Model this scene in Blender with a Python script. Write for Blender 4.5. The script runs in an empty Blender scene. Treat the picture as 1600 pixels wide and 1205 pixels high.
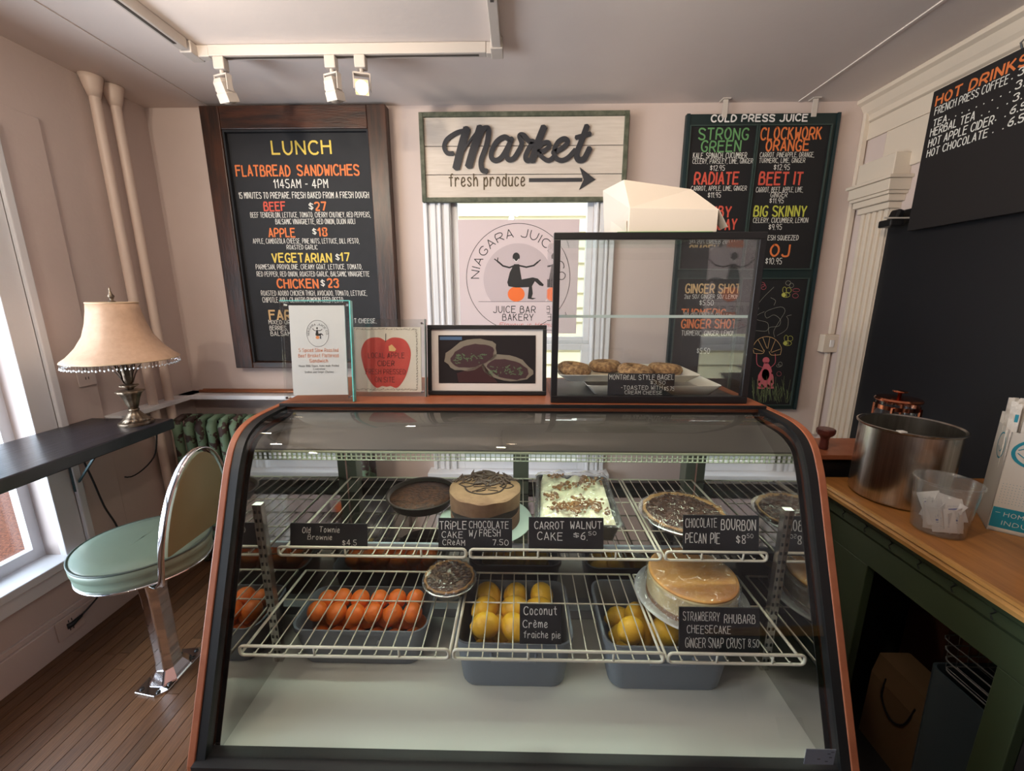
import bpy, math, random
from math import sin, cos, pi, radians as RAD
random.seed(7)
SC = bpy.context.scene
COL = SC.collection

# ------------------------------------------------------------------ camera
F_PX, PITCH, YAW, EYE = 640.0, RAD(12.25), RAD(1.16), 1.51
cam_d = bpy.data.cameras.new('camera'); cam = bpy.data.objects.new('camera', cam_d); COL.objects.link(cam)
cam_d.sensor_width = 36; cam_d.lens = 36 * F_PX / 1600; cam_d.clip_start = .02
cam.location = (0, 0, EYE); cam.rotation_euler = (pi / 2 - PITCH, 0, YAW)
SC.camera = cam
# ------------------------------------------------------------------ world, sun, daylight through the shop front, exposure
W = bpy.data.worlds.new('sky'); SC.world = W; W.use_nodes = True
bgn = W.node_tree.nodes['Background']; bgn.inputs[0].default_value = (.62, .78, 1, 1); bgn.inputs[1].default_value = 3.4
sd = bpy.data.lights.new('sun', 'SUN'); sd.energy = 4.5; sd.angle = RAD(1); sd.color = (1, .93, .82)
sun = bpy.data.objects.new('sun', sd); COL.objects.link(sun); sun.rotation_euler = (RAD(38), RAD(14), 0)
def area(name, loc, rot, sx, sy, e, col):
    d = bpy.data.lights.new(name, 'AREA'); d.shape = 'RECTANGLE'; d.size = sx; d.size_y = sy; d.energy = e; d.color = col
    o = bpy.data.objects.new(name, d); COL.objects.link(o); o.location = loc; o.rotation_euler = rot; return o
area('side_window_daylight', (-2.5, .35, 1.15), (0, RAD(-100), 0), 1.5, 1.9, 135, (.84, .92, 1))
area('back_window_daylight', (0, 2.9, 2.4), (RAD(-60), 0, 0), .9, .6, 14, (.95, .97, 1))
SC.view_settings.view_transform = 'Standard'; SC.view_settings.look = 'None'
SC.view_settings.gamma = 1; SC.view_settings.use_curve_mapping = False
SC.view_settings.exposure = -0.34
SC.cycles.transparent_max_bounces = 32; SC.cycles.max_bounces = 10
SC.cycles.caustics_reflective = False; SC.cycles.caustics_refractive = False

# ------------------------------------------------------------------ geometry of the view (a pixel to a point on a real plane)
_sp, _cp, _sy, _cy = sin(PITCH), cos(PITCH), sin(YAW), cos(YAW)
def ray(u, v):
    a, b = (u - 800) / F_PX, (602.5 - v) / F_PX
    return (a*_cy - b*_sy*_sp - _sy*_cp, a*_sy + b*_cy*_sp + _cy*_cp, b*_cp - _sp)
def at_y(u, v, y): r = ray(u, v); s = y / r[1]; return (r[0]*s, y, EYE + r[2]*s)
def at_x(u, v, x): r = ray(u, v); s = x / r[0]; return (x, r[1]*s, EYE + r[2]*s)

# ------------------------------------------------------------------ materials
def lin(c):
    f = lambda x: x/12.92 if x <= .04045 else ((x+.055)/1.055)**2.4
    return tuple(f(x/255) for x in c[:3]) + (1,)
def setin(b, k, v):
    if k in b.inputs: b.inputs[k].default_value = v
def mat(name, rgb, rough=.6, metal=0, rgb2=None, scale=8, bump=0, bscale=None, stretch=None, spec=.5, emit=0, detail=4, contrast=(.35, .65), sheen=0, sub=0, pos=False):
    m = bpy.data.materials.new(name); m.use_nodes = True; nt = m.node_tree; b = nt.nodes['Principled BSDF']
    b.inputs['Base Color'].default_value = lin(rgb); b.inputs['Roughness'].default_value = rough; b.inputs['Metallic'].default_value = metal
    setin(b, 'Specular IOR Level', spec)
    if sub: setin(b, 'Subsurface Weight', sub); setin(b, 'Subsurface Radius', (.02, .012, .006)); setin(b, 'Subsurface Scale', .3)
    if emit: b.inputs['Emission Color'].default_value = lin(rgb); b.inputs['Emission Strength'].default_value = emit
    if rgb2 or bump:
        tc = nt.nodes.new('ShaderNodeTexCoord'); mp = nt.nodes.new('ShaderNodeMapping'); nt.links.new((nt.nodes.new('ShaderNodeNewGeometry').outputs['Position'] if pos else tc.outputs['Object']), mp.inputs[0])
        if stretch: mp.inputs['Scale'].default_value = stretch
    if rgb2:
        n = nt.nodes.new('ShaderNodeTexNoise'); n.inputs['Scale'].default_value = scale; n.inputs['Detail'].default_value = detail; n.inputs['Roughness'].default_value = .6
        nt.links.new(mp.outputs[0], n.inputs['Vector'])
        r = nt.nodes.new('ShaderNodeValToRGB'); r.color_ramp.elements[0].position = contrast[0]; r.color_ramp.elements[1].position = contrast[1]
        r.color_ramp.elements[0].color = lin(rgb); r.color_ramp.elements[1].color = lin(rgb2)
        nt.links.new(n.outputs['Fac'], r.inputs[0]); nt.links.new(r.outputs[0], b.inputs['Base Color'])
    if bump:
        n2 = nt.nodes.new('ShaderNodeTexNoise'); n2.inputs['Scale'].default_value = bscale or scale*3; n2.inputs['Detail'].default_value = 5
        nt.links.new(mp.outputs[0], n2.inputs['Vector'])
        bp = nt.nodes.new('ShaderNodeBump'); bp.inputs['Strength'].default_value = bump; bp.inputs['Distance'].default_value = .01
        nt.links.new(n2.outputs['Fac'], bp.inputs['Height']); nt.links.new(bp.outputs[0], b.inputs['Normal'])
    return m
def glass(name, tint=(1, 1, 1), base=.04, rough=0.0, bump=0, bscale=40, gain=1.0, milk=0, milk_rgb=(230, 235, 235)):
    m = bpy.data.materials.new(name); m.use_nodes = True; nt = m.node_tree; nt.nodes.clear(); N = nt.nodes.new; L = nt.links.new
    out = N('ShaderNodeOutputMaterial'); mx = N('ShaderNodeMixShader'); tr = N('ShaderNodeBsdfTransparent'); gl = N('ShaderNodeBsdfGlossy')
    tr.inputs[0].default_value = tuple(tint) + (1,); gl.inputs['Roughness'].default_value = rough; gl.inputs[0].default_value = (1, 1, 1, 1)
    lw = N('ShaderNodeLayerWeight'); lw.inputs[0].default_value = .5
    p = N('ShaderNodeMath'); p.operation = 'POWER'; p.inputs[1].default_value = 5
    ma = N('ShaderNodeMath'); ma.operation = 'MULTIPLY_ADD'; ma.inputs[1].default_value = (1-base)*gain; ma.inputs[2].default_value = base
    ma.use_clamp = True
    L(lw.outputs['Facing'], p.inputs[0]); L(p.outputs[0], ma.inputs[0]); L(ma.outputs[0], mx.inputs[0])
    src = tr
    if milk:
        df = N('ShaderNodeBsdfDiffuse'); df.inputs[0].default_value = lin(milk_rgb); m2 = N('ShaderNodeMixShader'); m2.inputs[0].default_value = milk
        L(tr.outputs[0], m2.inputs[1]); L(df.outputs[0], m2.inputs[2]); src = m2
    L(src.outputs[0], mx.inputs[1]); L(gl.outputs[0], mx.inputs[2]); L(mx.outputs[0], out.inputs[0])
    if bump:
        tc = N('ShaderNodeTexCoord'); n2 = N('ShaderNodeTexNoise'); n2.inputs['Scale'].default_value = bscale; n2.inputs['Detail'].default_value = 3; n2.inputs['Distortion'].default_value = 1.5
        bp = N('ShaderNodeBump'); bp.inputs['Strength'].default_value = bump; bp.inputs['Distance'].default_value = .02
        L(tc.outputs['Object'], n2.inputs['Vector']); L(n2.outputs['Fac'], bp.inputs['Height']); L(bp.outputs[0], gl.inputs['Normal'])
    return m
MW = mat('pink_plaster', (204, 187, 181), .8, rgb2=(197, 180, 174), scale=1.5, bump=.06, bscale=60)
MCEIL = mat('ceiling_paint', (226, 214, 208), .75, rgb2=(220, 208, 202), scale=1.2, bump=.05, bscale=30)
MWHITE = mat('white_gloss_paint', (222, 222, 226), .35, bump=.05, bscale=50)
MCREAM = mat('cream_paint', (214, 200, 184), .45, bump=.05, bscale=50)
MPLINTH = mat('pale_pink_paint', (206, 192, 188), .5)
MFLOOR = [mat('oak_strip_%s' % k, a, .38, rgb2=b, scale=9, stretch=(22, 1.2, 1), bump=.08, bscale=12) for k, a, b in
          (('warm', (112, 78, 52), (80, 54, 36)), ('mid', (102, 72, 48), (72, 50, 34)), ('tan', (124, 88, 60), (92, 64, 43)))]
MGAP = mat('dark_floor_gap', (38, 25, 18), .9)
MBLACKB = mat('blackboard_paint', (27, 28, 33), .75, rgb2=(33, 34, 39), scale=6)
MDARKWOOD = mat('dark_stained_wood', (68, 38, 25), .38, rgb2=(34, 22, 18), scale=5, stretch=(8, 8, 1), bump=.12, bscale=20)
MDARKWOODH = mat('dark_stained_wood_rail', (74, 40, 25), .38, rgb2=(36, 22, 18), scale=5, stretch=(1, 8, 8), bump=.12, bscale=20)
MBAR = mat('near_black_wood', (30, 30, 36), .28, rgb2=(46, 46, 54), scale=5, stretch=(9, 1, 1), bump=.12, bscale=14)
MORANGE = mat('orange_laminate', (156, 92, 62), .42, rgb2=(146, 82, 54), scale=30)
MBLACK = mat('black_rubber', (16, 16, 19), .45)
MBLACKM = mat('black_metal', (24, 23, 25), .35, spec=.6)
MCHROME = mat('chrome', (225, 225, 230), .07, 1)
MSTEEL = mat('brushed_steel', (206, 202, 196), .26, 1, rgb2=(180, 176, 170), scale=4, stretch=(30, 30, .5))
MMIRROR = mat('mirror_steel', (205, 205, 203), .04, 1)
MDIMMIRROR = mat('polished_steel_panel', (150, 150, 148), .07, 1)
MGREYMET = mat('grey_sheet_metal', (84, 82, 78), .42, .3)
MPOSTM = mat('grey_green_metal', (104, 106, 96), .5, .2)
MDECK = mat('white_enamel_deck', (205, 208, 200), .22)
MWIRE = mat('cream_coated_wire', (214, 208, 192), .35)
MGLASS = glass('clear_glass', (.975, .985, .98), .045)
MGLASSW = glass('window_glass', (.97, .98, .98), .04)
MACRYL = glass('acrylic', (.97, .985, .99), .06)
MTEAL = mat('teal_glass_edge', (110, 205, 200), .15, spec=.8)
MFILM = glass('plastic_film', (.95, .95, .95), .10, .09, bump=1.0, bscale=26, gain=.7)
MPLAST = glass('clear_plastic_tub', (.93, .94, .95), .07, .12, milk=.09)
MTRACK = mat('white_track_metal', (196, 186, 178), .45)
MBULB = mat('lit_lamp_face', (255, 216, 150), .3, emit=9)
MLAMPOFF = mat('grey_lamp_face', (140, 130, 120), .3)
MYEL = mat('yellow_lettering', (222, 194, 86), .7); MORL = mat('orange_lettering', (218, 118, 62), .7); MREDL = mat('red_lettering', (206, 84, 66), .7)
MWHL = mat('white_lettering', (222, 220, 214), .7); MGRL = mat('green_lettering', (100, 152, 96), .7); MLIME = mat('lime_lettering', (190, 190, 74), .7)
MTANL = mat('tan_lettering', (206, 170, 120), .7); MINK = mat('black_ink', (28, 26, 28), .6); MBROWNINK = mat('brown_ink', (86, 70, 48), .6)
MPINKC = mat('pink_chalk', (188, 92, 104), .8); MCHALK = mat('grey_chalk', (150, 150, 140), .9); MYCH = mat('yellow_chalk', (176, 176, 86), .9); MGCH = mat('dull_green_chalk', (110, 122, 84), .9)
MCARD = mat('black_slate_card', (17, 18, 25), .55)
MPAPER = mat('white_paper', (226, 222, 220), .6)

# ------------------------------------------------------------------ mesh builder
class MB:
    def __init__(s): s.v = []; s.f = []
    def add(s, vs, fs): n = len(s.v); s.v += [tuple(p) for p in vs]; s.f += [tuple(i+n for i in f) for f in fs]; return s
    def box(s, x0, x1, y0, y1, z0, z1):
        return s.add([(x0,y0,z0),(x1,y0,z0),(x1,y1,z0),(x0,y1,z0),(x0,y0,z1),(x1,y0,z1),(x1,y1,z1),(x0,y1,z1)],
                     [(0,3,2,1),(4,5,6,7),(0,1,5,4),(1,2,6,5),(2,3,7,6),(3,0,4,7)])
    def loft(s, rings, caps=True, closed=False):
        n = len(rings[0]); vs = [p for r in rings for p in r]; fs = []
        m = len(rings)
        for i in range(m if closed else m-1):
            for j in range(n):
                a, b = i*n+j, i*n+(j+1) % n; c, d = ((i+1) % m)*n+(j+1) % n, ((i+1) % m)*n+j
                fs.append((a, b, c, d))
        if caps and not closed: fs.append(tuple(range(n-1, -1, -1))); fs.append(tuple((m-1)*n+j for j in range(n)))
        return s.add(vs, fs)
    def lathe(s, prof, n=32, c=(0, 0), caps=True, ang=None, sx=1, sy=1):
        return s.loft([[(c[0]+sx*r*cos(2*pi*j/n), c[1]+sy*r*sin(2*pi*j/n), z) for j in range(n)] for r, z in prof], caps)
    def tube(s, pts, r, n=8, caps=True, closed=False):
        rings = []; m = len(pts); up = None
        for i, p in enumerate(pts):
            a = pts[(i-1) % m] if closed else pts[max(i-1, 0)]; b = pts[(i+1) % m] if closed else pts[min(i+1, m-1)]
            t = [b[k]-a[k] for k in range(3)]; l = math.sqrt(sum(x*x for x in t)) or 1; t = [x/l for x in t]
            if up is None: up = (0, 0, 1) if abs(t[2]) < .9 else (1, 0, 0)
            d = sum(up[k]*t[k] for k in range(3)); u = [up[k]-d*t[k] for k in range(3)]; l = math.sqrt(sum(x*x for x in u)) or 1; u = [x/l for x in u]
            w = (t[1]*u[2]-t[2]*u[1], t[2]*u[0]-t[0]*u[2], t[0]*u[1]-t[1]*u[0]); up = u
            rr = r[i] if isinstance(r, (list, tuple)) else r
            rings.append([tuple(p[k]+rr*(cos(2*pi*j/n)*u[k]+sin(2*pi*j/n)*w[k]) for k in range(3)) for j in range(n)])
        return s.loft(rings, caps, closed)
    def prism(s, poly, axis, a, b):  # poly in the plane across axis
        def P(q, t): return {'x': (t, q[0], q[1]), 'y': (q[0], t, q[1]), 'z': (q[0], q[1], t)}[axis]
        n = len(poly)
        return s.add([P(q, a) for q in poly]+[P(q, b) for q in poly], [tuple(range(n))[::-1], tuple(range(n, 2*n))]+[(i, (i+1) % n, n+(i+1) % n, n+i) for i in range(n)])
    def ball(s, c, r, n=12, m=8, sc=(1, 1, 1)):
        rings = [[(c[0]+r*sc[0]*sin(pi*i/m)*cos(2*pi*j/n), c[1]+r*sc[1]*sin(pi*i/m)*sin(2*pi*j/n), c[2]-r*sc[2]*cos(pi*i/m)) for j in range(n)] for i in range(1, m)]
        return s.loft(rings)
    def flat(s, pts): return s.add(pts, [tuple(range(len(pts)))])
    def ribbon(s, pts, w, P, closed=False):
        """2-D polyline pts, width w, P maps (a,b) to 3-D"""
        if len(pts) == 1:
            x, y = pts[0]; return s.flat([P(x+w*.6*cos(k*pi/4), y+w*.6*sin(k*pi/4)) for k in range(8)])
        if not closed:  # a sharp corner starts a new stroke
            for i in range(1, len(pts)-1):
                ax_, ay_ = pts[i][0]-pts[i-1][0], pts[i][1]-pts[i-1][1]; bx_, by_ = pts[i+1][0]-pts[i][0], pts[i+1][1]-pts[i][1]
                if (ax_*bx_+ay_*by_) < .45*math.hypot(ax_, ay_)*math.hypot(bx_, by_):
                    s.ribbon(pts[:i+1], w, P); s.ribbon(pts[i:], w, P); return s
        s.k = getattr(s, 'k', 0)+1; dk = (s.k % 13)*.00005; P0, P1, P2 = P(0, 0), P(1, 0), P(0, 1)
        u_, v_ = [P1[k]-P0[k] for k in range(3)], [P2[k]-P0[k] for k in range(3)]
        nn = (u_[1]*v_[2]-u_[2]*v_[1], u_[2]*v_[0]-u_[0]*v_[2], u_[0]*v_[1]-u_[1]*v_[0]); PP = P
        P = lambda a, b: tuple(PP(a, b)[k]+nn[k]*dk for k in range(3))  # crossing strokes lie one on the other
        n = len(pts); L = []
        for i, p in enumerate(pts):
            a = pts[i-1] if (i or closed) else None; b = pts[(i+1) % n] if (i < n-1 or closed) else None
            d = []
            for q0, q1 in ((a, p), (p, b)):
                if q0 is None or q1 is None: continue
                dx, dy = q1[0]-q0[0], q1[1]-q0[1]; l = math.hypot(dx, dy) or 1e-9; d.append((dx/l, dy/l))
            tx, ty = sum(q[0] for q in d), sum(q[1] for q in d); l = math.hypot(tx, ty)
            if l < .3: tx, ty = d[0]; l = 1
            tx, ty = tx/l, ty/l; k = 1/max(.65, abs(tx*d[0][0]+ty*d[0][1]))
            ex = 0
            if not closed and i in (0, n-1): ex = w*.3*(-1 if i == 0 else 1)
            L.append((P(p[0]+tx*ex-ty*w/2*k, p[1]+ty*ex+tx*w/2*k), P(p[0]+tx*ex+ty*w/2*k, p[1]+ty*ex-tx*w/2*k)))
        vs = [q for l in L for q in l]; m = n if closed else n-1
        return s.add(vs, [(2*i, 2*i+1, (2*((i+1) % n))+1, 2*((i+1) % n)) for i in range(m)])
    def mesh(s, name, m, smooth=False):
        me = bpy.data.meshes.new(name); me.from_pydata(s.v, [], s.f); me.validate()
        for x in (m if isinstance(m, (list, tuple)) else [m]): me.materials.append(x)
        if smooth:
            for p in me.polygons: p.use_smooth = True
        return me
    def obj(s, name, m, parent=None, smooth=False, bevel=0, world=True, solid=0, autosm=None):
        if parent is not None and world:
            q = parent
            lx, ly, lz = q.get('_o', (0, 0, 0)) if '_o' in q else (0, 0, 0)
            s.v = [(x-lx, y-ly, z-lz) for x, y, z in s.v]
        me = s.mesh(name, m, smooth)
        if autosm:
            try: me.set_sharp_from_angle(angle=RAD(autosm))
            except Exception: pass
        o = bpy.data.objects.new(name, me); COL.objects.link(o)
        if parent is not None:
            o.parent = parent
            if world and '_o' in parent: OFF[o.name] = 1; o['_o'] = list(parent['_o'])
        if bevel:
            b = o.modifiers.new('bevel', 'BEVEL'); b.width = bevel; b.segments = 2; b.limit_method = 'ANGLE'; b.angle_limit = RAD(40)
        if solid:
            b = o.modifiers.new('solid', 'SOLIDIFY'); b.thickness = solid; b.offset = 0
        return o
OFF = {}
def tag(o, label=None, cat=None, group=None, kind=None):
    if label: o['label'] = label
    if cat: o['category'] = cat
    if group: o['group'] = group
    if kind: o['kind'] = kind
    return o
def thing(name, label, cat, loc=(0, 0, 0), rot=(0, 0, 0), group=None, world=False):
    """an Empty at the thing's base; world=True: its parts are built in world coordinates"""
    o = bpy.data.objects.new(name, None); COL.objects.link(o); o.location = loc; o.rotation_euler = rot; o.empty_display_size = .05
    if world: o['_o'] = list(loc)
    return tag(o, label, cat, group)
def copy_tree(o, parent=None):
    c = o.copy(); COL.objects.link(c); c.parent = parent
    for ch in list(o.children): copy_tree(ch, c)
    return c
def struct(b, name, m, parent=None, **k):
    o = b.obj(name, m, parent, **k)
    if parent is None: o['kind'] = 'structure'
    return o
def chaikin(p, it=1):
    for _ in range(it):
        if len(p) < 3: return p
        q = [p[0]]
        for a, b in zip(p, p[1:]): q += [(a[0]*.75+b[0]*.25, a[1]*.75+b[1]*.25), (a[0]*.25+b[0]*.75, a[1]*.25+b[1]*.75)]
        p = q + [p[-1]]
    return p
def spline(p, n=6):
    if len(p) < 3: return p
    out = []
    for i in range(len(p)-1):
        p0 = p[max(i-1, 0)]; p1 = p[i]; p2 = p[i+1]; p3 = p[min(i+2, len(p)-1)]
        for k in range(n):
            t = k/n
            out.append(tuple(.5*(2*p1[c]+(p2[c]-p0[c])*t+(2*p0[c]-5*p1[c]+4*p2[c]-p3[c])*t*t+(3*p1[c]-p0[c]-3*p2[c]+p3[c])*t**3) for c in range(len(p1))))
    return out + [p[-1]]

# ------------------------------------------------------------------ hand-lettering strokes: pairs of digits x y, baseline y=2, cap height y=9
GL = {'A': '023962 1454', 'B': '02094958574606 4665635202', 'C': '6859290704225263', 'D': '02093967643202', 'E': '69090262 0656', 'F': '690902 0656',
      'G': '68592907042252636545', 'H': '0902 6962 0666', 'I': '0902', 'J': '5953421203', 'K': '0902 5905 2662', 'L': '090252', 'M': '0209356962', 'N': '02096269',
      'O': '290704224264674929', 'P': '02094968664505', 'Q': '290704224264674929 4462', 'R': '02094968664505 3562', 'S': '684919080716556463522203', 'T': '0969 3932',
      'U': '090422426469', 'V': '093269', 'W': '0912365269', 'X': '0962 0269', 'Y': '093569 3532', 'Z': '09690262',
      '0': '290704224264674929', '1': '072922', '2': '08194958560252', '3': '0819495857365553421203', '4': '42490464', '5': '590906365553421203',
      '6': '59280503224253554605', '7': '095922', '8': '19081645534212031546584919', '9': '56150719495742', '$': '57481807164554431304 2932',
      '.': '02', ',': '1201', '-': '0535', '/': '0049', "'": '0908', ':': '04 07', '%': '0259 08 53', '>': '0939', 'É': '67070262 0545 2849', '+': '0444 2226',
      'a': '4637170503123244 4742', 'b': '0902 0527374544321203', 'c': '4637170503123243', 'd': '4942 4527170503123243', 'e': '044537170503123243', 'f': '49392822 0747',
      'g': '47413010 4537170504123243', 'h': '0902 0527374542', 'i': '0702 09', 'j': '2721 29', 'k': '0902 4704 1542', 'l': '0902', 'm': '0702 0517273532 3547576562',
      'n': '0702 0527374542', 'o': '170504123244453717', 'p': '0700 0527374544321203', 'q': '4740 4527170503123243', 'r': '0702 05273746', 's': '46371706153443321203',
      't': '29233242 0747', 'u': '0703123244 4742', 'v': '072247', 'w': '0712365267', 'x': '0742 0247', 'y': '0723 4710', 'z': '07470242', 'è': '044537170503123243 1938'}
ROUND = set('BCDGJOPQRSU0235689$abcdeéèfghmnopqrstu')
def layout(s, sp=2.6, spaces=4.0):
    out = []; x = 0
    for ch in s:
        if ch == ' ': x += spaces; continue
        g = GL.get(ch)
        if g is None: continue
        st = [[(int(t[i]), int(t[i+1])-2) for i in range(0, len(t), 2)] for t in g.split()]
        w = max(p[0] for t in st for p in t)
        if ch in ROUND: st = [chaikin(t) if len(t) > 2 else t for t in st]
        out.append([[(p[0]+x, p[1]) for p in t] for t in st]); x += w + sp
    return out, max(x - sp, 1)
def text(s, a0, a1, b, h, m, parent, P, w=None, slant=0, wob=0, name='lettering', double=False, sp=2.9, spaces=4.6):
    """lettering from a0 to a1 along the board, baseline b, cap height h; P(a, b) -> point of the board's face"""
    L, W_ = layout(s, sp, spaces); k = (a1-a0)/W_; ky = h/7; w = min(w or h*.11, k*(1.2+.9*max(0, min(1, (h-.016)/.02)))); M = MB()
    for g in L:
        dy = random.uniform(-wob, wob)*h; r = random.uniform(-wob, wob)
        for st in g:
            pts = [(a0 + p[0]*k + slant*p[1]*ky, b + dy + p[1]*ky + r*p[0]*k*.02) for p in st]
            M.ribbon(pts, w, P)
    return M.obj(name, m, parent, world=False)
def arc_text(s, cx, cz, r, a0, a1, h, m, parent, P, w):
    L, W_ = layout(s, 2.6, 4); M = MB(); ky = h/7
    for g in L:
        for st in g:
            pts = []
            for p in st:
                t = a0 + (a1-a0)*p[0]/W_; rr = r + p[1]*ky; pts.append((cx+rr*cos(t), cz+rr*sin(t)))
            M.ribbon(pts, w, P)
    return M.obj('lettering', m, parent, world=False)

# ================================================================== SETTING
ZC = 2.49; YB = 2.40; XL = -2.0; XR = 1.80; YF = -2.5
# floor: strips laid towards the back wall
fl = MB().box(-2.1, 1.9, -2.6, 2.45, -.04, -.004); floor = struct(fl, 'floor', MGAP)
pw = .052
plank_meshes = []
for L_ in (.7, 1.0, 1.35):
    for mm in MFLOOR:
        b = MB().box(-pw/2+.0012, pw/2-.0012, 0, L_-.002, -.006, 0.0); me = b.mesh('plank', mm); plank_meshes.append((L_, me))
rest = MB(); i = 0; x = -1.97
while x < 1.78:
    near = x < -.55
    y = -.2 - random.random()*.9 if near else -2.5
    if near: rest.box(x-pw/2+.001, x+pw/2-.001, -2.5, y-.002, -.006, 0)
    if not near: rest.box(x-pw/2+.001, x+pw/2-.001, -2.5, 2.39, -.006, 0); x += pw; continue
    while y < 2.36:
        L_, me = random.choice(plank_meshes)
        if y + L_ > 2.38:
            rest.box(x-pw/2+.001, x+pw/2-.001, y, 2.385, -.006, 0); break
        o = bpy.data.objects.new('plank', me); COL.objects.link(o); o.parent = floor; o.location = (x, y, 0); y += L_
    x += pw
o = rest.obj('plank', MFLOOR[1], floor); o['kind'] = 'stuff'

struct(MB().box(-2.2, 1.95, -2.6, 2.55, ZC, ZC+.08), 'ceiling', MCEIL)
for n, (x0, x1) in enumerate(((-1.66, -1.645), (1.42, 1.432))):
    struct(MB().box(x0, x1, -2.5, 2.39, ZC-.004, ZC+.002), 'trim_%d' % (n+1), MCEIL)
# back wall with its window opening
WX0, WX1, WZ0, WZ1 = -.385, .40, .46, 2.06
wb = MB()
wb.box(-2.12, WX0, YB, YB+.12, -.02, ZC).box(WX1, 1.92, YB, YB+.12, -.02, ZC).box(WX0, WX1, YB, YB+.12, -.02, WZ0).box(WX0, WX1, YB, YB+.12, WZ1, ZC)
struct(wb, 'wall_back', MW)
# left wall with shop window opening y -.7..1.56
LY0, LY1, LZ0, LZ1 = -.55, 1.57, .40, 2.04
wl = MB()
wl.box(XL-.14, XL, LY1, 2.42, -.02, ZC).box(XL-.14, XL, -2.6, LY0, -.02, ZC).box(XL-.14, XL, LY0, LY1, -.02, LZ0-.1).box(XL-.14, XL, LY0, LY1, LZ1, ZC)
struct(wl, 'wall_left', MW)
# right wall
struct(MB().box(XR, XR+.12, -2.6, 2.42, -.02, ZC), 'wall_right', MW)
# front wall (behind the camera) with its shop window opening
struct(MB().box(-2.1, 1.9, YF-.1, YF, -.02, ZC), 'wall_front', MW)
# baseboards
struct(MB().box(XL, XL+.022, -2.5, 2.38, 0, .14).box(XL, XL+.012, -2.5, 2.38, .14, .165), 'baseboard_left', MPLINTH, bevel=.003)
struct(MB().box(-1.97, 1.79, YB-.02, YB, 0, .14), 'baseboard_back', MPLINTH)
# left shop window
win = struct(MB().box(XL-.015, XL+.014, LY1-.01, LY1+.075, LZ0-.1, LZ1+.09).box(XL-.015, XL+.014, LY0, LY1-.01, LZ1, LZ1+.09)
             .box(XL-.015, XL+.014, LY0-.09, LY0, LZ0-.1, LZ1+.09), 'window_2', MWHITE, bevel=.003)
MB().box(XL+.012, XL+.03, LY1+.075, LY1+.105, LZ0-.1, LZ1+.115).box(XL+.012, XL+.03, LY0, LY1+.105, LZ1+.09, LZ1+.115).obj('casing_bead', MWHITE, win, bevel=.004)
MB().box(XL-.14, XL-.012, LY1-.006, LY1+.0, LZ0, LZ1).obj('jamb', MPLINTH, win)
MB().box(XL-.12, XL-.085, LY1-.045, LY1, LZ0, LZ1).box(XL-.12, XL-.085, LY0, LY0+.045, LZ0, LZ1).box(XL-.12, XL-.085, LY0+.045, LY1-.045, LZ0, LZ0+.05).box(XL-.12, XL-.085, LY0+.045, LY1-.045, LZ1-.045, LZ1).obj('sash', MWHITE, win)
MB().box(XL-.105, XL-.1, LY0, LY1, LZ0, LZ1).obj('pane', MGLASSW, win)
MB().box(XL-.12, XL+.045, LY0-.06, LY1+.08, LZ0-.035, LZ0-.0).obj('sill', MWHITE, win, bevel=.004)
MB().box(XL, XL+.028, LY0-.05, LY1+.075, LZ0-.1, LZ0-.035).obj('apron', MWHITE, win, bevel=.003)
# flat plastered surround outside the white casing
struct(MB().box(XL-.001, XL+.012, LY1+.1, 1.845, .166, 2.23).box(XL-.001, XL+.012, LY0-.2, LY1+.1, LZ1+.115, 2.23), 'trim_3', MW, bevel=.004)
# back window: casing, sash, meeting rail, panes
wn = MB()
for s_, a, b in ((-1, -.535, WX0), (1, WX1, .515)):
    wn.box(a, b, YB-.018, YB, WZ0, WZ1+.05)
win1 = struct(wn, 'window_1', MWHITE)
fl_ = MB()
for a, b in ((-.535, WX0), (WX1, .515)):
    for k in range(4):
        c = a + (b-a)*(k+.5)/4; w_ = (.014 if k % 2 else .007); fl_.box(c-w_, c+w_, YB-.036+(k % 2)*.008, YB-.018, WZ0, WZ1+.05)
fl_.obj('casing_moulding', MWHITE, win1, bevel=.004)
MB().box(-.56, .54, YB-.09, YB+.02, WZ0-.04, WZ0).obj('sill', MWHITE, win1, bevel=.005)
MB().box(-.535, .515, YB-.03, YB, WZ1, WZ1+.1).obj('head_casing', MWHITE, win1, bevel=.004)
ZM = 1.26
MB().box(WX0, WX0+.035, YB+.01, YB+.05, ZM-.02, WZ1).box(WX1-.035, WX1, YB+.01, YB+.05, ZM-.02, WZ1).box(WX0+.035, WX1-.035, YB+.01, YB+.05, ZM-.02, ZM+.02).box(WX0+.035, WX1-.035, YB+.01, YB+.05, WZ1-.04, WZ1).obj('upper_sash', MWHITE, win1, bevel=.003)
MB().box(WX0, WX0+.045, YB-.015, YB+.02, WZ0, ZM-.02).box(WX1-.045, WX1, YB-.015, YB+.02, WZ0, ZM-.02).box(WX0+.045, WX1-.045, YB-.015, YB+.02, ZM-.055, ZM-.02).box(WX0+.045, WX1-.045, YB-.015, YB+.02, WZ0, WZ0+.06).obj('lower_sash', MWHITE, win1, bevel=.003)
MB().box(WX0, WX1, YB+.028, YB+.032, ZM, WZ1).obj('pane', MGLASSW, win1)
MB().box(WX0, WX1, YB+.002, YB+.006, WZ0, ZM).obj('pane', MGLASSW, win1)
# crown moulding on the right wall
def crown_profile(x):
    return [(x, ZC), (x-.075, ZC), (x-.075, ZC-.018), (x-.055, ZC-.028), (x-.035, ZC-.06), (x-.02, ZC-.075), (x-.02, ZC-.1), (x, ZC-.11)]
struct(MB().prism(crown_profile(XR), 'y', -2.5, YB), 'trim_4', MCREAM, bevel=.002)
struct(MB().box(XR-.012, XR, -2.5, YB-.001, 2.30, ZC-.11), 'trim_5', MCREAM)
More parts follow.
